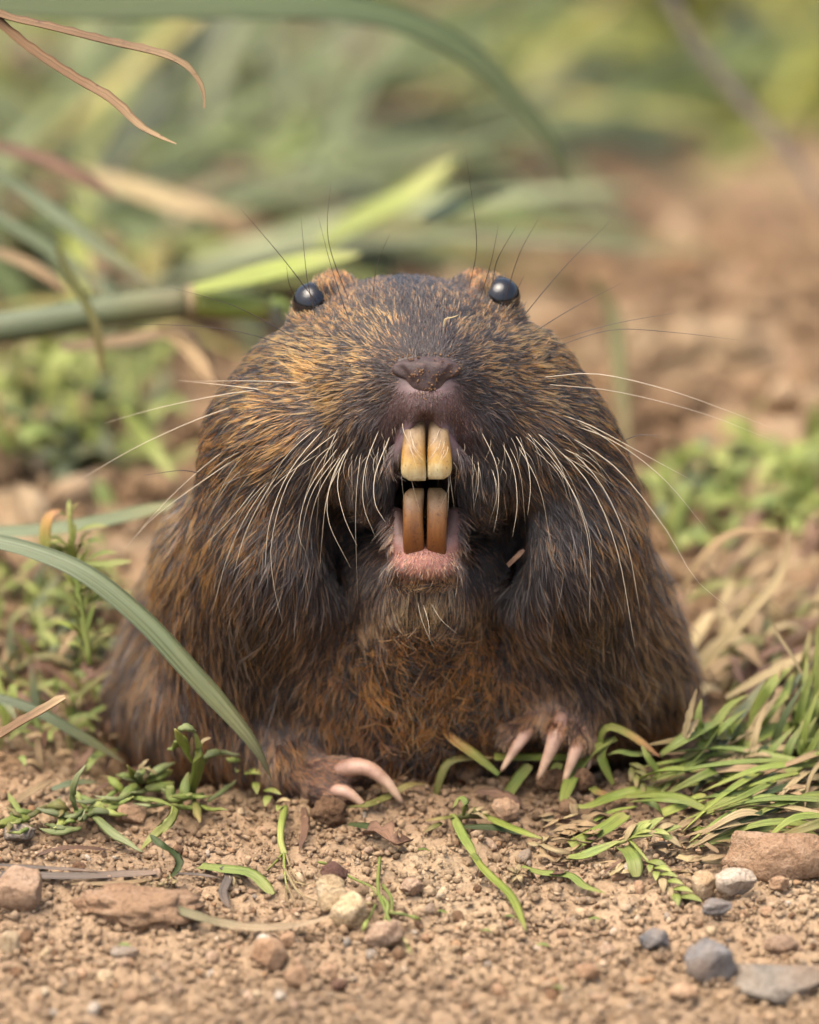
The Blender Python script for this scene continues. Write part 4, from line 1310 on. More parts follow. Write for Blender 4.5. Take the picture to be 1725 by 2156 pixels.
# ------------------------------------------------------------------ plants in focus
def A1(l): return [(1198.4 + .3051 * a, 1315.8 + .3051 * c, h) for a, c, h in l]
def A2(l): return [(894.7 + .3051 * a, 1473.7 + .3051 * c, h) for a, c, h in l]
def A5(l): return [(.3051 * a, 1473.7 + .3051 * c, h) for a, c, h in l]
def A7(l): return [(473.7 + .3051 * a, 1684 + .3051 * c, h) for a, c, h in l]

def seed_spike(parent, C, size, mat, n, rg, spread=0.6):
    """Overlapping spikelets set alternately along a path."""
    C = spline(np.asarray(C), n)
    T, A, N = frames(C)
    for i in range(n):
        sd = 1 if i % 2 else -1
        d = T[i] + A[i] * sd * spread * rg.uniform(0.7, 1.2) + N[i] * rg.uniform(-0.1, 0.45)
        d /= np.linalg.norm(d)
        L = size * rg.uniform(0.8, 1.25)
        pts = np.array([C[i], C[i] + d * L * 0.5 + N[i] * L * 0.1, C[i] + d * L])
        blade('spikelet', pts, L * K * 0.36, mat if rg.random() < 0.75 else 'straw', parent, n=6, fold=0.5, shape='leaf', thick=0.3)

# --- the tuft on the right
t0_, _ = on_ground(1700, 1690)
tuft = thing('grass_tuft', 'dense tuft of flattened green grass blades beside the animal, tan rock before it', 'grass tuft', t0_)
TB = [
 ([(1250, 790, 8), (1300, 620, 90), (1400, 420, 150), (1540, 290, 170)], 88, 'green', {}),
 ([(1290, 760, 10), (1360, 650, 60), (1480, 500, 120), (1550, 330, 150)], 62, 'green', {}),
 ([(1500, 560, 60), (1520, 480, 110), (1600, 350, 140), (1740, 200, 160)], 34, 'grey', {}),
 ([(1560, 760, 30), (1590, 660, 80), (1640, 540, 120), (1740, 390, 150)], 112, 'green', {}),
 ([(1600, 470, 90), (1622, 300, 150), (1640, 180, 190), (1668, 30, 220)], 46, 'olive', {}),
 ([(1680, 700, 60), (1700, 560, 110), (1735, 420, 140)], 80, 'bright', {}),
 ([(930, 970, 14), (1080, 790, 50), (1200, 600, 90), (1360, 370, 140)], 76, 'grey', {}),
 ([(630, 1130, 8), (860, 920, 22), (1000, 720, 60), (1100, 570, 90), (1240, 480, 110)], 72, 'green', {'fold': 0.6}),
 ([(1110, 930, 14), (1290, 790, 50), (1500, 720, 60), (1740, 690, 60)], 112, 'green', {}),
 ([(1170, 1010, 12), (1330, 890, 40), (1440, 790, 60)], 70, 'dark', {}),
 ([(760, 1005, 14), (850, 980, 30), (1080, 970, 34), (1320, 1000, 26)], 78, 'grey', {'shape': 'strap'}),
 ([(850, 1290, 8), (1150, 1200, 22), (1450, 1060, 40), (1740, 915, 60)], 92, 'green', {}),
 ([(1560, 1050, 30), (1650, 1030, 40), (1740, 1090, 30)], 60, 'bright', {}),
 ([(650, 1312, 8), (800, 1250, 20), (952, 1185, 28)], 76, 'green', {'shape': 'strap'}),
 ([(640, 1145, 14), (480, 1150, 22), (300, 1200, 20), (130, 1260, 14), (-10, 1250, 10)], 80, 'green', {}),
 ([(640, 1312, 10), (600, 1260, 30), (530, 1225, 36), (450, 1222, 26)], 54, 'bright', {}),
 ([(620, 1120, 14), (600, 1020, 40), (540, 920, 70), (500, 830, 90)], 60, 'green', {}),
 ([(470, 1255, 16), (300, 1290, 16), (130, 1380, 12), (-10, 1462, 6)], 30, 'green', {}),
 ([(20, 1540, 6), (250, 1420, 20), (400, 1315, 34)], 100, 'green', {'shape': 'strap'}),
 ([(1740, 1595, 30), (1500, 1560, 30), (1300, 1490, 26), (1070, 1462, 12)], 72, 'green', {}),
 ([(1740, 1510, 20), (1640, 1450, 26), (1560, 1400, 26), (1450, 1345, 18)], 88, 'yellow', {}),
 ([(790, 800, 14), (850, 560, 80), (882, 440, 110)], 44, 'straw', {'wob': .2}),
 ([(780, 810, 14), (840, 720, 50), (895, 650, 70)], 60, 'straw', {'wob': .25}),
 ([(1650, 790, 40), (1500, 900, 36), (1300, 1010, 24), (1100, 1080, 16), (900, 1150, 10)], 54, 'brown', {}),
 ([(370, 1540, 8), (440, 1620, 14), (465, 1740, 6)], 96, 'bright', {'shape': 'strap'}),
 ([(-10, 1612, 8), (120, 1602, 14), (360, 1490, 26)], 74, 'bright', {'fold': 0.7}),
 ([(640, 900, 14), (760, 820, 40), (900, 740, 60), (1080, 650, 70)], 86, 'bright', {}),
 ([(700, 1000, 10), (900, 860, 40), (1150, 760, 60)], 60, 'olive', {}),
 ([(860, 1160, 8), (980, 1060, 30), (1110, 1050, 36)], 50, 'grey', {}),
 ([(560, 890, 14), (450, 900, 30), (340, 880, 34), (260, 900, 20)], 50, 'bright', {}),
 ([(300, 1100, 6), (240, 980, 30), (230, 880, 44), (310, 780, 50)], 62, 'green', {}),
 ([(1290, 930, 16), (1420, 910, 34), (1740, 900, 40)], 60, 'dark', {}),
 ([(1380, 760, 20), (1430, 600, 70), (1500, 420, 120)], 44, 'straw', {}),
 ([(1600, 880, 30), (1660, 820, 50), (1740, 790, 56)], 60, 'green', {}),
 ([(1380, 1480, 10), (1550, 1460, 26), (1690, 1470, 26)], 44, 'bright', {}),
 ([(820, 1400, 8), (930, 1430, 14), (1060, 1450, 10)], 60, 'green', {}),
]
for pts, w, m, kw in TB:
    blade('blade', A1(pts), w * .3051 * 1.15, m, tuft, mode='cap', **dict(dict(tap=.45, fold=.5), **kw))
# bent blades around the right paw
blade('blade', [(1299, 1556, 30), (1259, 1575, 46), (1217, 1618, 40), (1190, 1675, 18), (1184, 1712, 4)], 30, 'green', tuft, mode='cap')
blade('blade', A1([(215, 830, 20), (235, 740, 60), (290, 706, 76), (400, 750, 70), (500, 815, 56), (625, 912, 26)]), 26, 'yellow', tuft, mode='cap', fold=0.2)
rg = np.random.default_rng(31)
for i in range(120):                                    # the lower, crossing blades that fill the tuft
    x = rg.uniform(1440, 1800); y = rg.uniform(1560, 1790)
    a = rg.normal(math.radians(206), 0.30); L = rg.uniform(150, 380)
    ex, ey = x + L * math.cos(a), y - L * math.sin(a) * 0.5
    h = rg.uniform(8, 60)
    if ex < 1290 or ey > 1785 or (ey > 1700 and ex < 1420): continue
    m = rg.choice(['green', 'green', 'dark', 'bright', 'green', 'olive', 'dry', 'green', 'straw', 'bright'])
    blade('blade', [(x, y, h), ((x + ex) / 2 + rg.normal(0, 10), (y + ey) / 2 - rg.uniform(0, 24), h * 1.2 + 12), (ex, ey, max(6, h * 0.5))], rg.uniform(15, 30), str(m), tuft, n=12, mode='cap', tap=.65, twist=rg.normal(0, .5), fold=.5)
for i in range(46):                                     # upright tips at the far edge of the tuft
    x = rg.uniform(1480, 1800); y = rg.uniform(1560, 1650)
    L = rg.uniform(80, 230) * (0.4 + 0.9 * (x - 1450) / 300)
    ex = x + rg.uniform(-30, 110); ey = y - L
    m = rg.choice(['green', 'green', 'bright', 'dark', 'straw', 'green'])
    w0 = min(on_ground(x, y)[1], 430 + (x - 1440) * 1.3)
    p0 = place(x, y, w0); mid = place((x + ex) / 2 - 12, (y + ey) / 2, w0 - 40); tp = place(ex, ey, w0 - 20)
    blade('blade', np.array([p0, mid, tp]), rg.uniform(15, 30), str(m), tuft, n=12, tap=.65, twist=rg.normal(0, .5), fold=.5)

def head(label, C, size, n, mat, seed, stem=None):
    o = thing('seed_spike', label, 'seed spike', C[0])
    rg = np.random.default_rng(seed)
    if stem is not None:
        tube('stem', spline(np.array(stem), 10), np.full(10, 4.0) / K, LM[mat], o, 6)
    seed_spike(o, C, size, mat, n, rg)
    return o
head('yellow-green seed spike lying on the tuft edge, pointing away from the animal', world_path(A1([(390, 1490, 30), (520, 1440, 40), (640, 1460, 34)])), 0.034, 12, 'lime', 1, world_path(A1([(120, 1600, 12), (250, 1540, 20), (390, 1490, 30)])))
head('cream and green seed spike drooping onto soil beside pale flat stone', world_path([(1365, 1815, 22), (1395, 1850, 18), (1430, 1890, 8)]), 0.030, 11, 'lime', 2, world_path([(1318, 1760, 26), (1345, 1790, 26), (1365, 1815, 22)]))
head('small dry brown seed spike among the right blades', world_path(A1([(1400, 1120, 50), (1500, 1160, 46), (1620, 1180, 40)])), 0.030, 9, 'dry', 3)
head('little green seed spike tucked behind the bent grass blades', world_path(A1([(420, 960, 50), (470, 1050, 34), (520, 1120, 16)]), 'cap'), 0.022, 8, 'olive', 4)
head('fine seed spike lying across the middle of the tuft', world_path(A1([(1120, 940, 50), (1200, 925, 54), (1290, 895, 54)])), 0.022, 8, 'straw', 5)

# --- loose blades round the paw
single('grass_leaf', 'orange and green withered blade leaning on the chest fur beside the claws', 'grass blade', [(1049, 1632, 400), (998, 1592, 405), (950, 1556, 412), (921, 1516, 420)], 27, 'yellow', mode='w', fold=0.5)
single('grass_leaf', 'olive blade arched over the soil before the chest', 'grass blade', [(916, 1684, 440), (928, 1638, 425), (947, 1605, 420), (986, 1596, 425), (1041, 1596, 440)], 22, 'olive', mode='w', fold=0.2)
single('grass_leaf', 'flat green blade lying across behind the claws', 'grass blade', [(1041, 1596, 440), (1139, 1596, 450), (1200, 1596, 452), (1264, 1591, 450)], 25, 'green', mode='w', shape='strap')
single('grass_leaf', 'short blurred green stub under the claws', 'grass blade', [(1072, 1672, 440), (1093, 1641, 440), (1117, 1611, 445)], 28, 'green', mode='w', shape='strap')
single('grass_leaf', 'second short blurred green stub between the middle claws', 'grass blade', [(1160, 1656, 440), (1168, 1630, 440), (1180, 1606, 448)], 26, 'green', mode='w', shape='strap')
single('grass_leaf', 'pale green strap leaf lying on the front soil by dried husks', 'grass blade', A2([(670, 1150, 6), (800, 1195, 12), (1000, 1215, 16), (1100, 1290, 10), (1250, 1335, 4)]), 20, 'bright', fold=0.25)
single('grass_leaf', 'yellow-brown blade curving under the large claw', 'grass blade', [(735, 1700, 4), (775, 1696, 14), (815, 1680, 18), (860, 1655, 18), (905, 1652, 12)], 20, 'olive')
single('grass_leaf', 'dull green leaf poking out beside the round clod', 'grass blade', [(734, 1736, 6), (790, 1746, 10), (836, 1768, 4)], 22, 'dark')
single('dead_leaf', 'dark brown dead leaf in the shade below the claws', 'dead leaf', A2([(360, 640, 8), (480, 650, 20), (600, 690, 18), (690, 740, 6)]), 26, 'brown', wob=.25)
single('dead_leaf', 'orange-brown dead leaf scrap right of the paw clod', 'dead leaf', A2([(1130, 590, 8), (1190, 640, 14), (1290, 660, 6)]), 20, 'yellow', wob=.2, shape='leaf')
single('dead_leaf', 'crumpled brown leaf remains in front of the leafy weed', 'dead leaf', [(760, 1760, 6), (800, 1752, 24), (830, 1775, 14), (868, 1770, 6)], 40, 'brown', wob=.5, shape='leaf', fold=0.9)

# --- leafy weed in the middle
c0 = on_ground(972, 1722)[0]
wd_ = thing('leafy_weed', 'low leafy weed with one long green leaf trailing to the front', 'weed', c0)
for pts, w, m, kw in [
 ([(250, 800, 20), (120, 820, 26), (-10, 835, 12)], 40, 'olive', {}), ([(190, 790, 26), (250, 920, 26), (320, 1040, 22), (370, 1120, 18)], 74, 'bright', {}),
 ([(320, 1060, 20), (400, 1170, 20), (470, 1240, 16), (600, 1370, 14), (700, 1595, 4)], 64, 'green', {'fold': .5}), ([(330, 1060, 24), (370, 1110, 26), (400, 1170, 14)], 40, 'bright', {}),
 ([(390, 790, 22), (520, 860, 30), (700, 930, 24), (830, 965, 10)], 66, 'green', {'fold': .5}), ([(270, 880, 12), (500, 890, 14), (700, 935, 8)], 66, 'dark', {}),
 ([(270, 800, 24), (285, 720, 56), (245, 680, 62), (195, 745, 44)], 48, 'bright', {}), ([(120, 850, 14), (60, 880, 14), (-10, 915, 6)], 44, 'olive', {}),
 ([(300, 790, 26), (350, 760, 40), (410, 800, 26)], 50, 'olive', {'shape': 'leaf'})]:
    blade('leaf', A2(pts), w * .3051, m, wd_, **kw)
tube('stem', spline(world_path(A2([(180, 830, 8), (280, 800, 22), (400, 800, 20)])), 8), np.full(8, 7.0) / K, LM['olive'], wd_)
seed_spike(wd_, world_path(A2([(300, 790, 30), (340, 780, 36), (390, 800, 30)])), 0.016, 'straw', 6, rg)

# --- dried flower and husks on the soil in front
hk = thing('dried_flower', 'dry cream flower husk with pale petals by the strap leaf', 'dried flower', world_path(A2([(640, 1200, 0)]))[0])
for a in range(7):
    th_ = a * 0.9 + 0.3
    blade('petal', A2([(640, 1200, 10), (640 + 50 * math.cos(th_), 1200 + 35 * math.sin(th_), 22), (640 + 95 * math.cos(th_), 1205 + 75 * math.sin(th_), 6)]), 13, 'straw' if a % 3 else 'dry', hk, n=7, shape='leaf', wob=.15)
hk = thing('dried_flower', 'crumpled cream flower head beside the curled dark leaflet', 'dried flower', on_ground(338, 1876)[0])
rg = np.random.default_rng(8)
for a in range(26):
    x, y = 338 + rg.normal(0, 17), 1868 + rg.normal(0, 11)
    d = rg.uniform(0, 6.28)
    blade('petal', [(x, y + 6, 6), (x + 6 * math.cos(d), y + 5 * math.sin(d), 22 + rg.uniform(0, 12)), (x + 14 * math.cos(d), y + 10 * math.sin(d), 12)], 12, 'straw', hk, n=6, shape='leaf', fold=.8, wob=.2)

# --- flat bleached litter between the tuft and the bare soil
rg = np.random.default_rng(77)
spots = [(1150 + rg.uniform(-40, 340), 1735 + rg.uniform(-20, 110)) for _ in range(64)] + [(1480 + rg.uniform(-60, 230), 1720 + rg.uniform(-20, 60)) for _ in range(30)] + [(1180 + rg.uniform(-40, 60), 1728 + rg.uniform(-16, 26)) for _ in range(18)]
SCRAP_MARKS = [((1150, 1730), 'below the claws'), ((1190, 1790), 'behind the dried flower husk'), ((1290, 1760), 'under the yellow seed spike'), ((1300, 1830), 'beside the pale strap leaf'), ((1400, 1740), 'below the tuft middle'), ((1410, 1830), 'by the drooping seed spike'), ((1490, 1790), 'beside the tan wedge rock'), ((1560, 1740), 'above the tan wedge rock'), ((1660, 1740), 'at the tuft edge')]
items = []
for i, (x, y) in enumerate(spots):
    a = rg.normal(0.15, 0.5); L = rg.uniform(24, 84)
    ex, ey = x + L * math.cos(a), y - L * math.sin(a) * 0.6
    m = str(rg.choice(['dry', 'dry', 'brown', 'straw', 'dry']))
    wd2 = rg.uniform(7, 20)
    o = single('withered_scrap', '', 'dead grass',
               [(x, y, rg.uniform(4, 14)), ((x + ex) / 2, (y + ey) / 2 + rg.normal(0, 4), rg.uniform(8, 26)), (ex, ey, rg.uniform(3, 16))], wd2, m,
               'withered grass scraps before the tuft', n=8, wob=.2, shape='leaf' if i % 3 else 'strap', fold=rg.uniform(.1, .7), twist=rg.normal(0, .7))
    mk = min(SCRAP_MARKS, key=lambda q: math.hypot(q[0][0] - x, 1.5 * (q[0][1] - y)))[1]
    items.append((o, x, '%s %s withered grass scrap %s' % ('long' if L > 54 else 'short', {'dry': 'tan', 'brown': 'brown', 'straw': 'straw-coloured'}[m], mk)))
single_out(items)

# --- rosette weeds on the left
rg = np.random.default_rng(12)
def succulent(pts, w, m, parent):
    C = spline(world_path([(a, c, h + 12) for a, c, h in pts]), 12); t = np.linspace(0, 1, 12)
    R = 0.8 * w / K * np.clip(0.62 + 0.4 * np.sin(t * 3.0), 0, 1.1) * np.clip((1.02 - t) / 0.35, 0.12, 1) ** 0.6
    C = C + rg.normal(0, 0.0005, C.shape)
    return tube('leaf', C, R, LM[m], parent, 8, 0.6)
ra = thing('rosette_weed', 'low rosette weed with narrow fleshy leaves, one standing upright', 'weed', on_ground(165, 1715)[0])
for pts, w, m in [
 ([(530, 780, 14), (500, 640, 70), (540, 520, 116), (592, 450, 140)], 40, 'sprig'), ([(570, 815, 12), (400, 790, 26), (255, 745, 34)], 44, 'sprig'),
 ([(560, 885, 8), (400, 912, 12), (275, 888, 10)], 36, 'sprig'), ([(590, 810, 12), (680, 762, 34), (795, 792, 22)], 38, 'sprig'),
 ([(650, 800, 14), (740, 885, 18), (820, 950, 12), (990, 1052, 4)], 48, 'sprig'), ([(-10, 868, 14), (100, 832, 20), (230, 800, 20)], 62, 'green'),
 ([(70, 796, 14), (150, 772, 20), (225, 765, 18)], 36, 'bright'), ([(820, 715, 14), (700, 722, 20), (600, 742, 14)], 52, 'lime'),
 ([(935, 585, 30), (880, 640, 26), (800, 705, 14)], 52, 'bright'), ([(590, 790, 12), (560, 830, 30), (590, 760, 50)], 34, 'sprig'),
 ([(450, 860, 8), (480, 830, 26), (540, 850, 18)], 30, 'bright'), ([(330, 740, 18), (400, 720, 30), (480, 760, 22)], 60, 'olive')]:
    succulent(A5(pts), w * .3051, m, ra)
rb = thing('rosette_weed', 'star-shaped rosette weed with pale flower centre near the burrow gap', 'weed', on_ground(297, 1650)[0])
for pts, w, m in [
 ([(960, 570, 12), (915, 500, 50), (878, 450, 70)], 42, 'green'), ([(1005, 560, 14), (1080, 485, 50), (1205, 432, 60)], 42, 'sprig'),
 ([(1020, 570, 14), (1100, 525, 30), (1185, 488, 34)], 54, 'lime'), ([(945, 550, 14), (870, 522, 26), (800, 518, 22)], 36, 'bright'),
 ([(1010, 615, 10), (1120, 595, 20), (1205, 570, 22)], 54, 'bright'), ([(860, 650, 10), (800, 575, 30), (745, 528, 36)], 42, 'green'),
 ([(975, 570, 20), (955, 510, 60), (960, 480, 70)], 36, 'sprig'), ([(1000, 560, 24), (1020, 500, 60), (1010, 470, 70)], 30, 'straw'),
 ([(960, 600, 10), (930, 640, 10), (900, 700, 6)], 40, 'olive')]:
    succulent(A5(pts), w * .3051, m, rb)
seed_spike(rb, world_path(A5([(960, 490, 60), (985, 470, 74), (1010, 480, 70)])), 0.014, 'straw', 6, rg)
rc = thing('upright_weed', 'upright weed stub with thick bitten green stems before the flank', 'weed', on_ground(405, 1665)[0])
for pts, w, m in [
 ([(1325, 640, 8), (1365, 470, 90), (1372, 330, 150), (1340, 215, 196)], 62, 'green'), ([(1330, 420, 100), (1270, 300, 160), (1210, 205, 200)], 62, 'green'),
 ([(1235, 195, 204), (1290, 190, 210), (1350, 215, 200)], 46, 'sprig'), ([(1385, 460, 60), (1450, 372, 100), (1540, 365, 104), (1655, 382, 96)], 44, 'sprig'),
 ([(1170, 590, 40), (1195, 680, 16), (1330, 650, 30)], 54, 'bright'), ([(1570, 412, 70), (1670, 414, 70)], 34, 'bright'),
 ([(1215, 290, 150), (1205, 330, 130), (1150, 345, 120)], 30, 'bright'), ([(1340, 690, 6), (1360, 760, 8), (1380, 850, 3)], 40, 'olive'),
 ([(1240, 730, 4), (1270, 640, 30), (1300, 500, 60)], 48, 'bright')]:
    succulent(A5(pts), w * .3051, m, rc)
for o_, cx_, cy_ in ((ra, 165, 1712), (rb, 297, 1655), (ra, 60, 1725), (rc, 405, 1680), (rb, 230, 1690)):
    for k_ in range(8):
        d_ = rg.uniform(0, 6.28); L_ = rg.uniform(40, 95)
        x_, y_ = cx_ + rg.normal(0, 26), cy_ + rg.normal(0, 12)
        succulent([(x_, y_, 2), (x_ + L_ * .5 * math.cos(d_), y_ + L_ * .3 * math.sin(d_), 16 + rg.uniform(0, 20)), (x_ + L_ * math.cos(d_), y_ + L_ * .5 * math.sin(d_) - 8, rg.uniform(4, 44))], rg.uniform(7, 11), str(rg.choice(['sprig', 'bright', 'lime', 'olive', 'sprig'])), o_)
blade('leaf', A5([(1345, 470, 92), (1325, 380, 130), (1325, 250, 176)]), 10, 'dry', rc)
blade('leaf', A5([(1385, 310, 140), (1410, 280, 150), (1460, 262, 156)]), 10, 'straw', rc)
blade('leaf', A5([(1300, 420, 60), (1200, 370, 80), (1040, 360, 70)]), 22, 'dry', rc, wob=.3)
head('long green-yellow seed spike running down to the soil beside the paw', world_path([(455, 1607, 40), (505, 1622, 34), (550, 1660, 24), (596, 1702, 12)]), 0.030, 20, 'lime', 7, world_path([(420, 1600, 40), (440, 1602, 40), (455, 1607, 40)]))
single('folded_leaf', 'folded strap leaf turning from grey-green to yellow-green over a stone', 'leaf', A5([(920, 680, 18), (1050, 690, 34), (1170, 730, 46), (1210, 765, 44), (1150, 860, 24), (1060, 935, 10), (970, 1035, 3)]), 23, 'lime', fold=.2, twist=(0, 0, .3, 1.0, .5, .2))
single('leaf', 'thin grey-green leaf lying behind the rosette weed', 'leaf', A5([(360, 620, 14), (500, 580, 24), (680, 570, 14)]), 20, 'grey')
single('leaf', 'broad pale leaf in front of the burrow gap', 'leaf', A5([(590, 520, 10), (640, 420, 36), (760, 360, 40), (815, 350, 40)]), 26, 'bright', shape='leaf', fold=.5)
st_ = thing('uprooted_sprout', 'yellow-green stem pulled up with frayed pale rootlets', 'stem', on_ground(600, 1880)[0])
tube('stem', spline(world_path([(600, 1702, 14), (592, 1740, 20), (592, 1775, 20), (600, 1800, 14)]), 12), np.linspace(8.5, 7.0, 12) / K, LM['lime'], st_, 8)
for q, r_, m in [([(598, 1795, 14), (600, 1840, 12), (606, 1880, 6)], 3.2, 'lime'), ([(602, 1798, 14), (618, 1840, 14), (640, 1868, 5)], 2.6, 'straw'), ([(600, 1830, 10), (630, 1880, 8), (668, 1898, 6)], 3.6, 'straw'),
                 ([(604, 1860, 8), (618, 1895, 8), (626, 1922, 3)], 3.0, 'dry'), ([(596, 1795, 12), (580, 1815, 10), (562, 1832, 4)], 2.8, 'lime'), ([(604, 1850, 10), (640, 1862, 8), (660, 1858, 5)], 2.4, 'straw'), ([(602, 1870, 8), (606, 1900, 8), (614, 1915, 3)], 2.4, 'dry')]:
    tube('rootlet', spline(world_path(q), 10), np.linspace(r_, r_ * .5, 10) / K, LM[m], st_, 5)
single('curled_leaflet', 'small dark green leaflet with a thin curled grey tip', 'leaf', A5([(1150, 1245, 4), (1215, 1195, 30), (1240, 1120, 52), (1190, 1060, 66), (1100, 1000, 74), (1035, 928, 84)]), 19, 'dark', fold=.5)
single('dark_straw', 'flattened grey-brown straw lying at the left edge', 'straw', [(-20, 1842, 8), (150, 1846, 12), (260, 1842, 12), (330, 1838, 5)], 22, 'slate', fold=.3, shape='strap')
single('dark_straw', 'thinner grey straw on top of the flattened one', 'straw', [(-20, 1820, 12), (100, 1828, 16), (210, 1834, 10)], 10, 'slate', fold=.3)
single('dark_straw', 'pale brown straw sliver beneath the flattened one', 'straw', [(150, 1862, 6), (260, 1860, 8), (345, 1848, 5)], 12, 'dry')
single('dark_straw', 'slender dark straw between dried flower and broken leaf', 'straw', [(375, 1839, 6), (420, 1842, 8), (470, 1850, 4)], 8, 'slate')
single('dried_leaf', 'long dried leaf, grey-green fading to tan, lying over slab and stone', 'dried leaf', [(228, 1876, 8), (290, 1888, 30), (400, 1928, 26), (480, 1950, 12), (560, 1957, 10), (650, 1946, 22), (706, 1924, 46)], 25, 'fade', n=26, fold=.5, wob=.1, base=.9)
bl = thing('broken_leaf', 'pale green broken leaf with a withered tail on the soil', 'leaf', on_ground(500, 1850)[0])
blade('leaf', [(420, 1826, 8), (470, 1832, 20), (530, 1842, 20), (574, 1884, 3)], 27, 'bright', bl, shape='strap')
blade('tail', [(466, 1826, 22), (482, 1846, 18), (470, 1880, 8), (482, 1912, 3)], 20, 'slate', bl)
seed_spike(bl, world_path([(482, 1838, 18), (488, 1846, 12)]), 0.02, 'straw', 5, rg)
for q, w, m, lab in [([(80, 1800, 4), (140, 1786, 16), (235, 1790, 5)], 14, 'brown', 'brown leaf sliver below the upright rosette leaf'), ([(310, 1610, 10), (250, 1640, 14), (190, 1670, 6)], 16, 'brown', 'brown stalk behind the star-shaped rosette'),
                     ([(640, 1700, 4), (642, 1750, 16), (630, 1790, 4)], 18, 'brown', 'brown withered blade beside the yellow-green stem'), ([(20, 1700, 10), (80, 1660, 24), (120, 1640, 10)], 20, 'dry', 'tan withered leaf behind the low rosette at the edge')]:
    single('withered_scrap', lab, 'dead grass', q, w, m, wob=.2)

# --- the small weed with buds, bottom centre
sw = thing('budding_weed', 'small pale green weed with thin stems and buds near the front stones', 'weed', on_ground(800, 1910)[0])
for q, w in [([(1070, 400, 4), (1060, 500, 12), (1060, 640, 20), (1110, 760, 18), (1150, 870, 20), (1230, 950, 14), (1290, 1065, 4)], 26), ([(770, 480, 10), (900, 550, 16), (1010, 600, 20), (1050, 660, 18)], 20),
             ([(1090, 590, 16), (1150, 680, 24), (1150, 780, 20)], 28), ([(1080, 670, 16), (1125, 730, 24), (1100, 850, 6)], 30), ([(1040, 720, 14), (1010, 790, 14), (970, 860, 8)], 16), ([(1130, 780, 16), (1230, 790, 18), (1340, 830, 6)], 22)]:
    C = spline(world_path(A7(q)), 12)
    tube('stem', C, np.linspace(.5, .36, 12) * w * .3051 / K, LM['bright'], sw, 6)
for a, c, L, d in [(640, 430, 70, .2), (965, 715, 60, 0), (985, 830, 90, 2.0), (1180, 775, 60, .1), (1270, 800, 90, .3), (1190, 890, 60, .7), (1240, 960, 60, .9), (1250, 1040, 60, .6), (1110, 830, 40, 1.7), (1010, 640, 40, 1.2)]:
    blade('bud', A7([(a, c, 14), (a + L * .5 * math.cos(d), c + L * .5 * math.sin(d), 20), (a + L * math.cos(d), c + L * math.sin(d), 10)]), 11, 'lime' if L > 60 else 'straw', sw, n=7, shape='leaf', thick=.6, fold=.3)
items = []
for i, (x, y) in enumerate([(1240, 1935), (1010, 1960), (1060, 1930), (880, 1790), (915, 1920), (1420, 2080), (700, 2070), (1130, 1990), (1160, 2080), (250, 1990)]):
    items.append((single('leaf_scrap', '', 'leaf scrap', [(x, y, 3), (x + 14, y - 2, 8), (x + 28, y + 3, 3)], 8, 'bright', 'green scraps on the soil', n=6), x, 'tiny green leaf scrap on the bare front soil'))
single_out(items)

# --- big blades at the left, in or near focus
single('grass_leaf', 'long arching grey-green grass blade in front of the left flank', 'grass blade', [(-30, 1140, 300), (70, 1166, 280), (180, 1215, 260), (300, 1312, 250), (400, 1420, 250), (500, 1530, 270), (545, 1590, 290), (572, 1642, 320)], 56, 'grey', mode='w', n=30, fold=.35, base=.8)
single('grass_leaf', 'grey-green blade slanting low across the left edge', 'grass blade', [(-30, 1460, 560), (80, 1502, 540), (180, 1558, 540), (262, 1606, 560)], 32, 'grey', mode='w', n=16)
single('dry_stalk', 'brown dry leaf end pointing up at the left edge', 'dry stalk', [(-30, 1572, 150), (40, 1528, 130), (90, 1500, 120), (139, 1470, 110)], 25, 'rust', mode='w', n=14, fold=.8, shape='strap', wob=.08)
ds = thing('dry_stalk', 'forked rust-brown dry stalk hanging in from the upper left corner', 'dry stalk', place(-20, 40, 40))
blade('blade', [(-40, 10, 40), (10, 38, 40), (110, 62, 30), (230, 92, 20), (330, 115, 10), (385, 138, 10), (415, 168, 10), (429, 200, 10), (430, 228, 10)], 23, 'rust', ds, mode='w', n=34, fold=.8, wob=.1, base=.9, tip=.2)
blade('blade', [(-40, 18, 40), (0, 55, 40), (60, 105, 35), (150, 165, 25), (230, 212, 15), (290, 266, 10), (330, 288, 10), (371, 304, 10)], 27, 'rust', ds, mode='w', n=34, fold=.8, wob=.08, base=.9, tip=.15)
# ------------------------------------------------------------------ softly focused plants behind
single('grass_leaf', 'broad grey-green blade running behind the body at the left', 'grass blade', [(-40, 1128, 900), (60, 1124, 900), (170, 1112, 900), (290, 1086, 920), (420, 1050, 940)], 42, 'grey', mode='w', n=18, fold=.5, base=.95)
fs = thing('jointed_cane', 'thick pale green jointed stem lying behind the head at the left', 'stem', place(0, 690, 1500))
C = spline(world_path([(-60, 700, 1500), (100, 676, 1500), (250, 652, 1500), (400, 636, 1520)], 'w'), 14)
tube('stalk', C, np.full(14, 36.0) / K, LM['grey'], fs, 12)
C = spline(world_path([(396, 637, 1520), (412, 636, 1520)], 'w'), 5)
tube('joint', C, np.full(5, 40.0) / K, LM['straw'], fs, 12)
C = spline(world_path([(408, 638, 1520), (500, 645, 1540), (565, 648, 1560)], 'w'), 8)
tube('stalk', C, np.linspace(32, 26, 8) / K, LM['green'], fs, 12)
blade('sheath', [(410, 612, 1480), (520, 590, 1500), (640, 560, 1560), (760, 535, 1700)], 64, 'lime', fs, mode='w')
blade('sheath', [(560, 650, 1560), (590, 640, 1600), (610, 672, 1600)], 40, 'bright', fs, mode='w')
single('thin_stalk', 'thin brown stalk crossing in front of the thick jointed stem', 'stalk', [(118, 520, 1250), (150, 590, 1250), (185, 650, 1250), (205, 700, 1250), (215, 790, 1260)], 24, 'olive', mode='w')
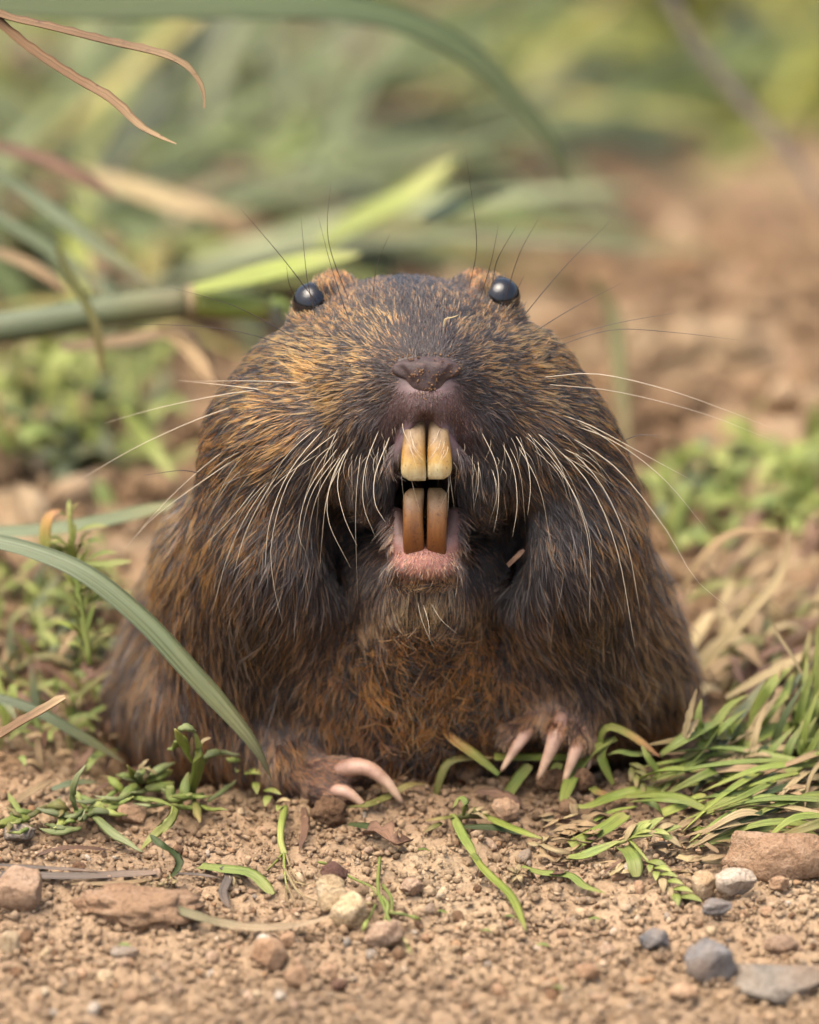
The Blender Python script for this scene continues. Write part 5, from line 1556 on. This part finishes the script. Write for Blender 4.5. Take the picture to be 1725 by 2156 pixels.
single('arching_leaf', 'long dark green leaf arching over the top, tip drooping behind the head', 'leaf', [(-60, 10, 1950), (200, 18, 1950), (480, 14, 1950), (700, 20, 1950), (860, 52, 1950), (990, 120, 1950), (1090, 215, 1950), (1160, 300, 1950), (1200, 392, 1950)], 116, 'dark', mode='w', n=30, fold=.15, base=.9, tap=.5)
single('thin_stalk', 'grey-brown stalk slanting down through the upper right corner', 'stalk', [(1390, -30, 3900), (1470, 100, 3900), (1560, 215, 3900), (1650, 310, 3900), (1760, 470, 3900)], 40, 'slate', mode='w', n=18, base=.9, tip=.7)
single('lime_leaf', 'bright lime blade sweeping up behind the left ear', 'grass blade', [(670, 520, 2900), (760, 465, 2900), (860, 415, 2950), (960, 335, 3000)], 74, 'lime', mode='w', fold=.2)
single('dry_leaf', 'blurred tan dry leaf lying across the weeds behind', 'dead leaf', [(140, 360, 3300), (280, 400, 3300), (400, 438, 3300), (510, 455, 3300)], 80, 'straw', mode='w', shape='leaf', fold=.2)
single('dry_leaf', 'pinkish tan dry leaf beneath the thick jointed stem', 'dead leaf', [(130, 735, 1600), (260, 722, 1600), (380, 705, 1600), (450, 775, 1560)], 50, 'dry', mode='w', fold=.2)
for q, w, m, lab in [
 ([(-40, 350, 1900), (60, 410, 1900), (180, 500, 1850), (330, 610, 1800)], 46, 'grey', 'upper grey-green blade slanting behind the thick stem'),
 ([(-40, 430, 1800), (60, 500, 1800), (150, 560, 1800), (230, 640, 1780)], 40, 'grey', 'lower grey-green blade slanting behind the thick stem'),
 ([(-40, 520, 1700), (60, 560, 1700), (150, 620, 1700)], 40, 'dry', 'tan dry blade slanting in at the left edge'),
 ([(-40, 300, 1950), (120, 350, 1950), (250, 420, 1950)], 50, 'brown', 'brown blade behind the slanting blades'),
 ([(250, 850, 1900), (310, 930, 1900), (370, 1010, 1850)], 40, 'lime', 'lime blade slanting down behind the left cheek'),
 ([(1245, 590, 2600), (1290, 660, 2600), (1306, 800, 2500), (1322, 970, 2400)], 36, 'olive', 'pale thin blade bowed behind the right whiskers'),
 ([(330, 690, 1500), (400, 740, 1500), (450, 810, 1450)], 44, 'dry', 'tan dry strip bent down beside the left cheek'),
 ([(900, 470, 1950), (980, 430, 2350), (1080, 400, 2350)], 60, 'dark', 'dark green blade behind the right ear')]:
    single('grass_leaf', lab, 'grass blade', q, w, m, mode='w', fold=.25)

# weed with buds rising at the left
w1 = thing('budding_weed', 'blurred upright weed with green buds behind the arching blade', 'weed', on_ground(160, 1420)[0])
C = spline(world_path([(190, 1400, 640), (165, 1240, 640), (150, 1120, 640), (146, 1060, 640)], 'w'), 12)
tube('stem', C, np.linspace(8, 5, 12) / K, LM['bright'], w1, 6)
rg = np.random.default_rng(3)
for i in range(46):
    t = rg.random() ** 0.8; c = C[int(t * 11)]
    d = np.array([rg.normal(0, 1), rg.normal(0, .6), rg.uniform(.1, 1.2)]); d /= np.linalg.norm(d)
    L = rg.uniform(.02, .05)
    b0 = c + d * rg.uniform(0, .02)
    blade('leaf', np.array([b0, b0 + d * L * .5 + [0, 0, .004], b0 + d * L]), rg.uniform(9, 18), str(rg.choice(['bright', 'lime', 'green', 'olive'])), w1, n=6, shape='leaf', fold=.5)
blade('leaf', [(98, 1180, 620), (96, 1120, 620), (108, 1085, 620), (130, 1075, 620)], 26, 'yellow', w1, mode='w')
blade('leaf', [(172, 1185, 620), (220, 1190, 610), (278, 1182, 610)], 22, 'lime', w1, mode='w')

def bushy(label, n, xr, yr, wr, mats, seed, size=(40, 90), wid=(12, 26), rise=(.1, 1.2)):
    """A low leafy weed: blades springing from points on the soil."""
    rg = np.random.default_rng(seed)
    o = thing('weed_clump', label, 'weed', on_ground((xr[0] + xr[1]) / 2, yr[1])[0], 'weeds around the burrow')
    for i in range(n):
        x, y = rg.uniform(*xr), rg.uniform(*yr)
        g0, wd = on_ground(x, y)
        d = np.array([rg.normal(0, .8), rg.normal(0, .6), rg.uniform(*rise)]); d /= np.linalg.norm(d)
        L = rg.uniform(*size) / K; h = rg.uniform(0, .05)
        p = g0 + np.array([0, 0, h])
        droop = np.array([0, 0, -L * rg.uniform(0, .5)])
        blade('leaf', np.array([p, p + d * L * .55, p + d * L + droop]), rg.uniform(*wid), str(rg.choice(mats)), o, n=7, shape='leaf' if i % 2 else 'grass', fold=.4)
    return o
G1 = ['green', 'bright', 'lime', 'grey', 'olive']
bushy('leafy green weed clump at the left edge beside the flank', 190, (-20, 205), (1230, 1600), None, G1 + ['dry', 'brown', 'olive'], 41, (50, 150))
bushy('pale weed clump between the arching blade and the flank', 110, (90, 245), (1190, 1430), None, ['bright', 'olive', 'straw', 'lime'], 42, (30, 80), (8, 18))
bushy('low weed tangle by the dark burrow gap', 90, (20, 260), (1480, 1640), None, ['bright', 'olive', 'dry', 'brown', 'green'], 43, (40, 90), (8, 18))
bushy('green weed clump behind the right flank', 70, (1385, 1560), (1000, 1180), None, ['bright', 'green', 'lime', 'grey'], 44, (60, 150), (22, 44))
bushy('light green weed clump at the right edge', 60, (1560, 1750), (950, 1150), None, ['bright', 'green', 'lime'], 45, (60, 140), (22, 44))
bushy('weed clump behind the left cheek', 130, (40, 340), (780, 1030), None, G1, 46, (80, 190), (24, 54))
bushy('yellow-green weeds at the left edge behind the pale stem', 110, (-40, 180), (800, 1020), None, G1 + ['dark'], 47, (80, 190), (24, 54))
# dry litter right of the body
rg = np.random.default_rng(61)
items = []
LIT_MARKS = [((1460, 1220), 'under the arched dry stem'), ((1460, 1350), 'against the right flank'), ((1560, 1300), 'beside the bent tan stick'), ((1660, 1230), 'behind the bent tan stick'), ((1690, 1340), 'at the right edge above the tuft'), ((1560, 1440), 'above the tuft tips'), ((1480, 1480), 'between flank and tuft'), ((1690, 1470), 'among the upright tuft tips')]
for i in range(80):
    x, y = rg.uniform(1430, 1760), rg.uniform(1180, 1560)
    g0, wd = on_ground(x, y)
    a = rg.normal(.6, .6); L = rg.uniform(60, 220) / K
    d = np.array([math.cos(a), math.sin(a) * .8, rg.uniform(-.05, .25)])
    pts = np.array([g0 + [0, 0, .02], g0 + d * L * .5 + [0, 0, rg.uniform(.03, .07)], g0 + d * L + [0, 0, .03]])
    pts[:, 2] = np.maximum(pts[:, 2], ground_z(pts[:, 0], pts[:, 1]) + .012)
    m = str(rg.choice(['straw', 'dry', 'dry', 'brown', 'olive']))
    o = blade('withered_straw', pts, rg.uniform(12, 34), m, None, n=8, wob=.15, twist=rg.normal(0, .6))
    tag(o, '', 'dead grass', 'straw litter beside the right flank')
    mk = min(LIT_MARKS, key=lambda q: math.hypot(q[0][0] - x, q[0][1] - y))[1]
    items.append((o, x, '%s %s straw %s' % ('long' if L * K > 140 else 'short', {'straw': 'pale', 'dry': 'tan', 'brown': 'brown', 'olive': 'olive'}[m], mk)))
single_out(items)
single('dry_stick', 'long tan bent stick standing out of the litter at the right', 'stick', [(1480, 1410, 850), (1560, 1320, 860), (1630, 1235, 880), (1655, 1180, 900), (1660, 1120, 920)], 24, 'straw', mode='w', n=16, fold=.8, base=.9, tip=.6)
single('dry_stick', 'arched dry brown stem curving over the right weeds', 'stick', [(1440, 1250, 900), (1470, 1190, 900), (1540, 1130, 900), (1640, 1120, 900)], 22, 'dry', mode='w', n=16, fold=.8, base=.9, tip=.6)
single('dry_stick', 'fine forked straw above the tuft at the right edge', 'stick', [(1690, 1420, 560), (1660, 1370, 560), (1640, 1340, 560), (1625, 1305, 560)], 9, 'straw', mode='w', n=12)
single('dry_stick', 'broad pale straw lying from the tuft to the right edge', 'stick', [(1530, 1470, 700), (1620, 1420, 700), (1760, 1350, 720)], 26, 'straw', mode='w', n=12)

# the far weeds that read as one mass
rg = np.random.default_rng(17)
VV, FF, TC = [], [], []
far_pal = [lin(c) for c in ((136,150,68), (160,168,66), (190,188,66), (104,122,56), (142,154,98), (166,174,124), (194,178,90), (182,150,106), (72,86,40))]
def far_leaf(x, y, L, Wd, rise, col):
    z = float(ground_z(x, y))
    a = rg.uniform(0, 6.28)
    d = np.array([math.cos(a), math.sin(a) * .7, rise]); d /= np.linalg.norm(d)
    p = np.array([x, y, z + rg.uniform(0, .12)])
    C = spline(np.array([p, p + d * L * .5, p + d * L + [0, 0, -L * rg.uniform(0, .5)]]), 6)
    V, F, tv, sv = blade_mesh(C, Wd, fold=.3, shape='leaf' if rg.random() < .5 else 'grass')
    off = sum(len(v) for v in VV) if False else far_leaf.off
    VV.append(V); FF.append(F + off); TC.append(np.tile(col * rg.uniform(.5, 1.0), (len(V), 1)))
    far_leaf.off += len(V)
far_leaf.off = 0
rows = np.array([on_ground(862, yy)[0][1] for yy in np.arange(-260, 1000, 20)])
def depth_at(py): return float(np.interp(py, np.arange(-260, 1000, 20), rows))
for i in range(9000):
    px = rg.uniform(-350, 2075); py = rg.uniform(-250, 900)
    lim = 560 if px < 700 else 470 if px < 1000 else 330 if px < 1250 else 300
    lim += 50 * math.sin(px / 70.0) + 30 * math.sin(px / 23.0)
    if py > lim and not (px < 430 and py < 700 and rg.random() < .4): continue
    y = depth_at(py); x = (px - 862.5) / K * (1 + y / math.cos(PITCH) / DIST)
    if vnoise(np.array([px / 130.0]), np.array([py / 75.0]), 3)[0] < -0.16: continue
    z1 = vnoise(np.array([px / 110.0 + 40]), np.array([py / 60.0]), 13)[0] + rg.normal(0, .12)
    bank = [3, 8, 0, 4, 4, 5, 1, 0, 7] if px < 800 else [8, 3, 0, 1, 2, 2, 1, 2, 6]      # kinds grow in patches
    k = bank[int(np.clip((z1 + .42) / .84 * 9, 0, 8))]
    f = 1 + y * 0.10
    far_leaf(x, y, rg.uniform(.12, .5) * f, rg.uniform(.014, .045) * f, rg.uniform(.05, 1.0), far_pal[k] * DIM)
for i in range(330):                                   # long stalks tangled through them on the left
    px = rg.uniform(-250, 900); py = rg.uniform(60, 720)
    if px > 430 and py > 480: continue
    y = depth_at(py) * rg.uniform(.8, 1.0); x = (px - 862.5) / K * (1 + y / math.cos(PITCH) / DIST)
    far_leaf(x, y, rg.uniform(.5, 1.3), rg.uniform(.018, .05), rg.uniform(.0, .6), far_pal[[4, 5, 0, 3, 7, 6, 8, 1][rg.integers(8)]] * DIM)
M_FAR, nt, b = new_mat('far_weeds')
at = nt.nodes.new('ShaderNodeAttribute'); at.attribute_name = 'tint'
n1 = noise(nt, 9, 4, 0.6, geo_pos(nt))
r1 = ramp(nt, [(0.3, (185, 185, 170)), (0.7, (255, 255, 255))]); nt.links.new(n1.outputs['Fac'], r1.inputs[0])
fc = mixc(nt, at.outputs['Color'], r1.outputs[0], 0.8, 'MULTIPLY')
nt.links.new(fc, b.inputs['Base Color'])
b.inputs['Roughness'].default_value = 0.5
tr = nt.nodes.new('ShaderNodeBsdfTranslucent'); nt.links.new(fc, tr.inputs[0])
mx = nt.nodes.new('ShaderNodeMixShader'); mx.inputs[0].default_value = .3
nt.links.new(b.outputs[0], mx.inputs[1]); nt.links.new(tr.outputs[0], mx.inputs[2])
nt.links.new(mx.outputs[0], nt.nodes['Material Output'].inputs[0])
weeds = mesh_obj('weeds', np.vstack(VV), np.vstack(FF), M_FAR)
point_attr(weeds.data, 'tint', np.vstack(TC), 'FLOAT_COLOR')
tag(weeds, 'out of focus carpet of green and yellowish weeds behind the bare earth', 'weeds', kind='stuff')

# ------------------------------------------------------------------ bits caught in the coat
chip = single('bark_chip', 'small reddish brown bark chip caught in the fur below the cheek', 'bark chip', [(1070, 1192, 190), (1088, 1174, 186), (1104, 1158, 190)], 14, 'brown', mode='w', shape='strap', n=6)
single('root_fibre', 'fine pale root fibre lying on the brow above the nose', 'fibre', [(934, 688, 80), (938, 672, 84), (955, 668, 88), (968, 662, 94)], 4, 'straw', mode='w', n=10)
rg = np.random.default_rng(4)
cv, cf = [], []
surf = np.vstack([NV, BV[(np.abs(BV[:, 0] - 898) < 110) & (np.abs(BV[:, 1] - 790) < 90) & (BV[:, 2] < 120)]])
n_ = 0
for i in range(150):
    k = rg.integers(6)
    cx, cy = [(862, 752), (938, 752), (900, 826), (958, 776), (880, 790), (918, 790)][k]
    x, y = cx + rg.normal(0, 13), cy + rg.normal(0, 5 if k < 2 else 10)
    dd = np.hypot(surf[:, 0] - x, surf[:, 1] - y) < 5
    if not dd.any(): continue
    wz = surf[dd, 2].min()
    r = 0.8 + 2.6 * rg.random() ** 2.5
    q = V1 * r * (1 + .6 * (rg.random((len(V1), 1)) - .5)) + np.array([x, y, wz])
    cv.append(q); cf.append(F1 + n_ * len(V1)); n_ += 1
cr = mesh_obj('soil_crumbs', body_space(np.vstack(cv)), np.vstack(cf), RM['clod'], nose, smooth=False)
cr['kind'] = 'stuff'
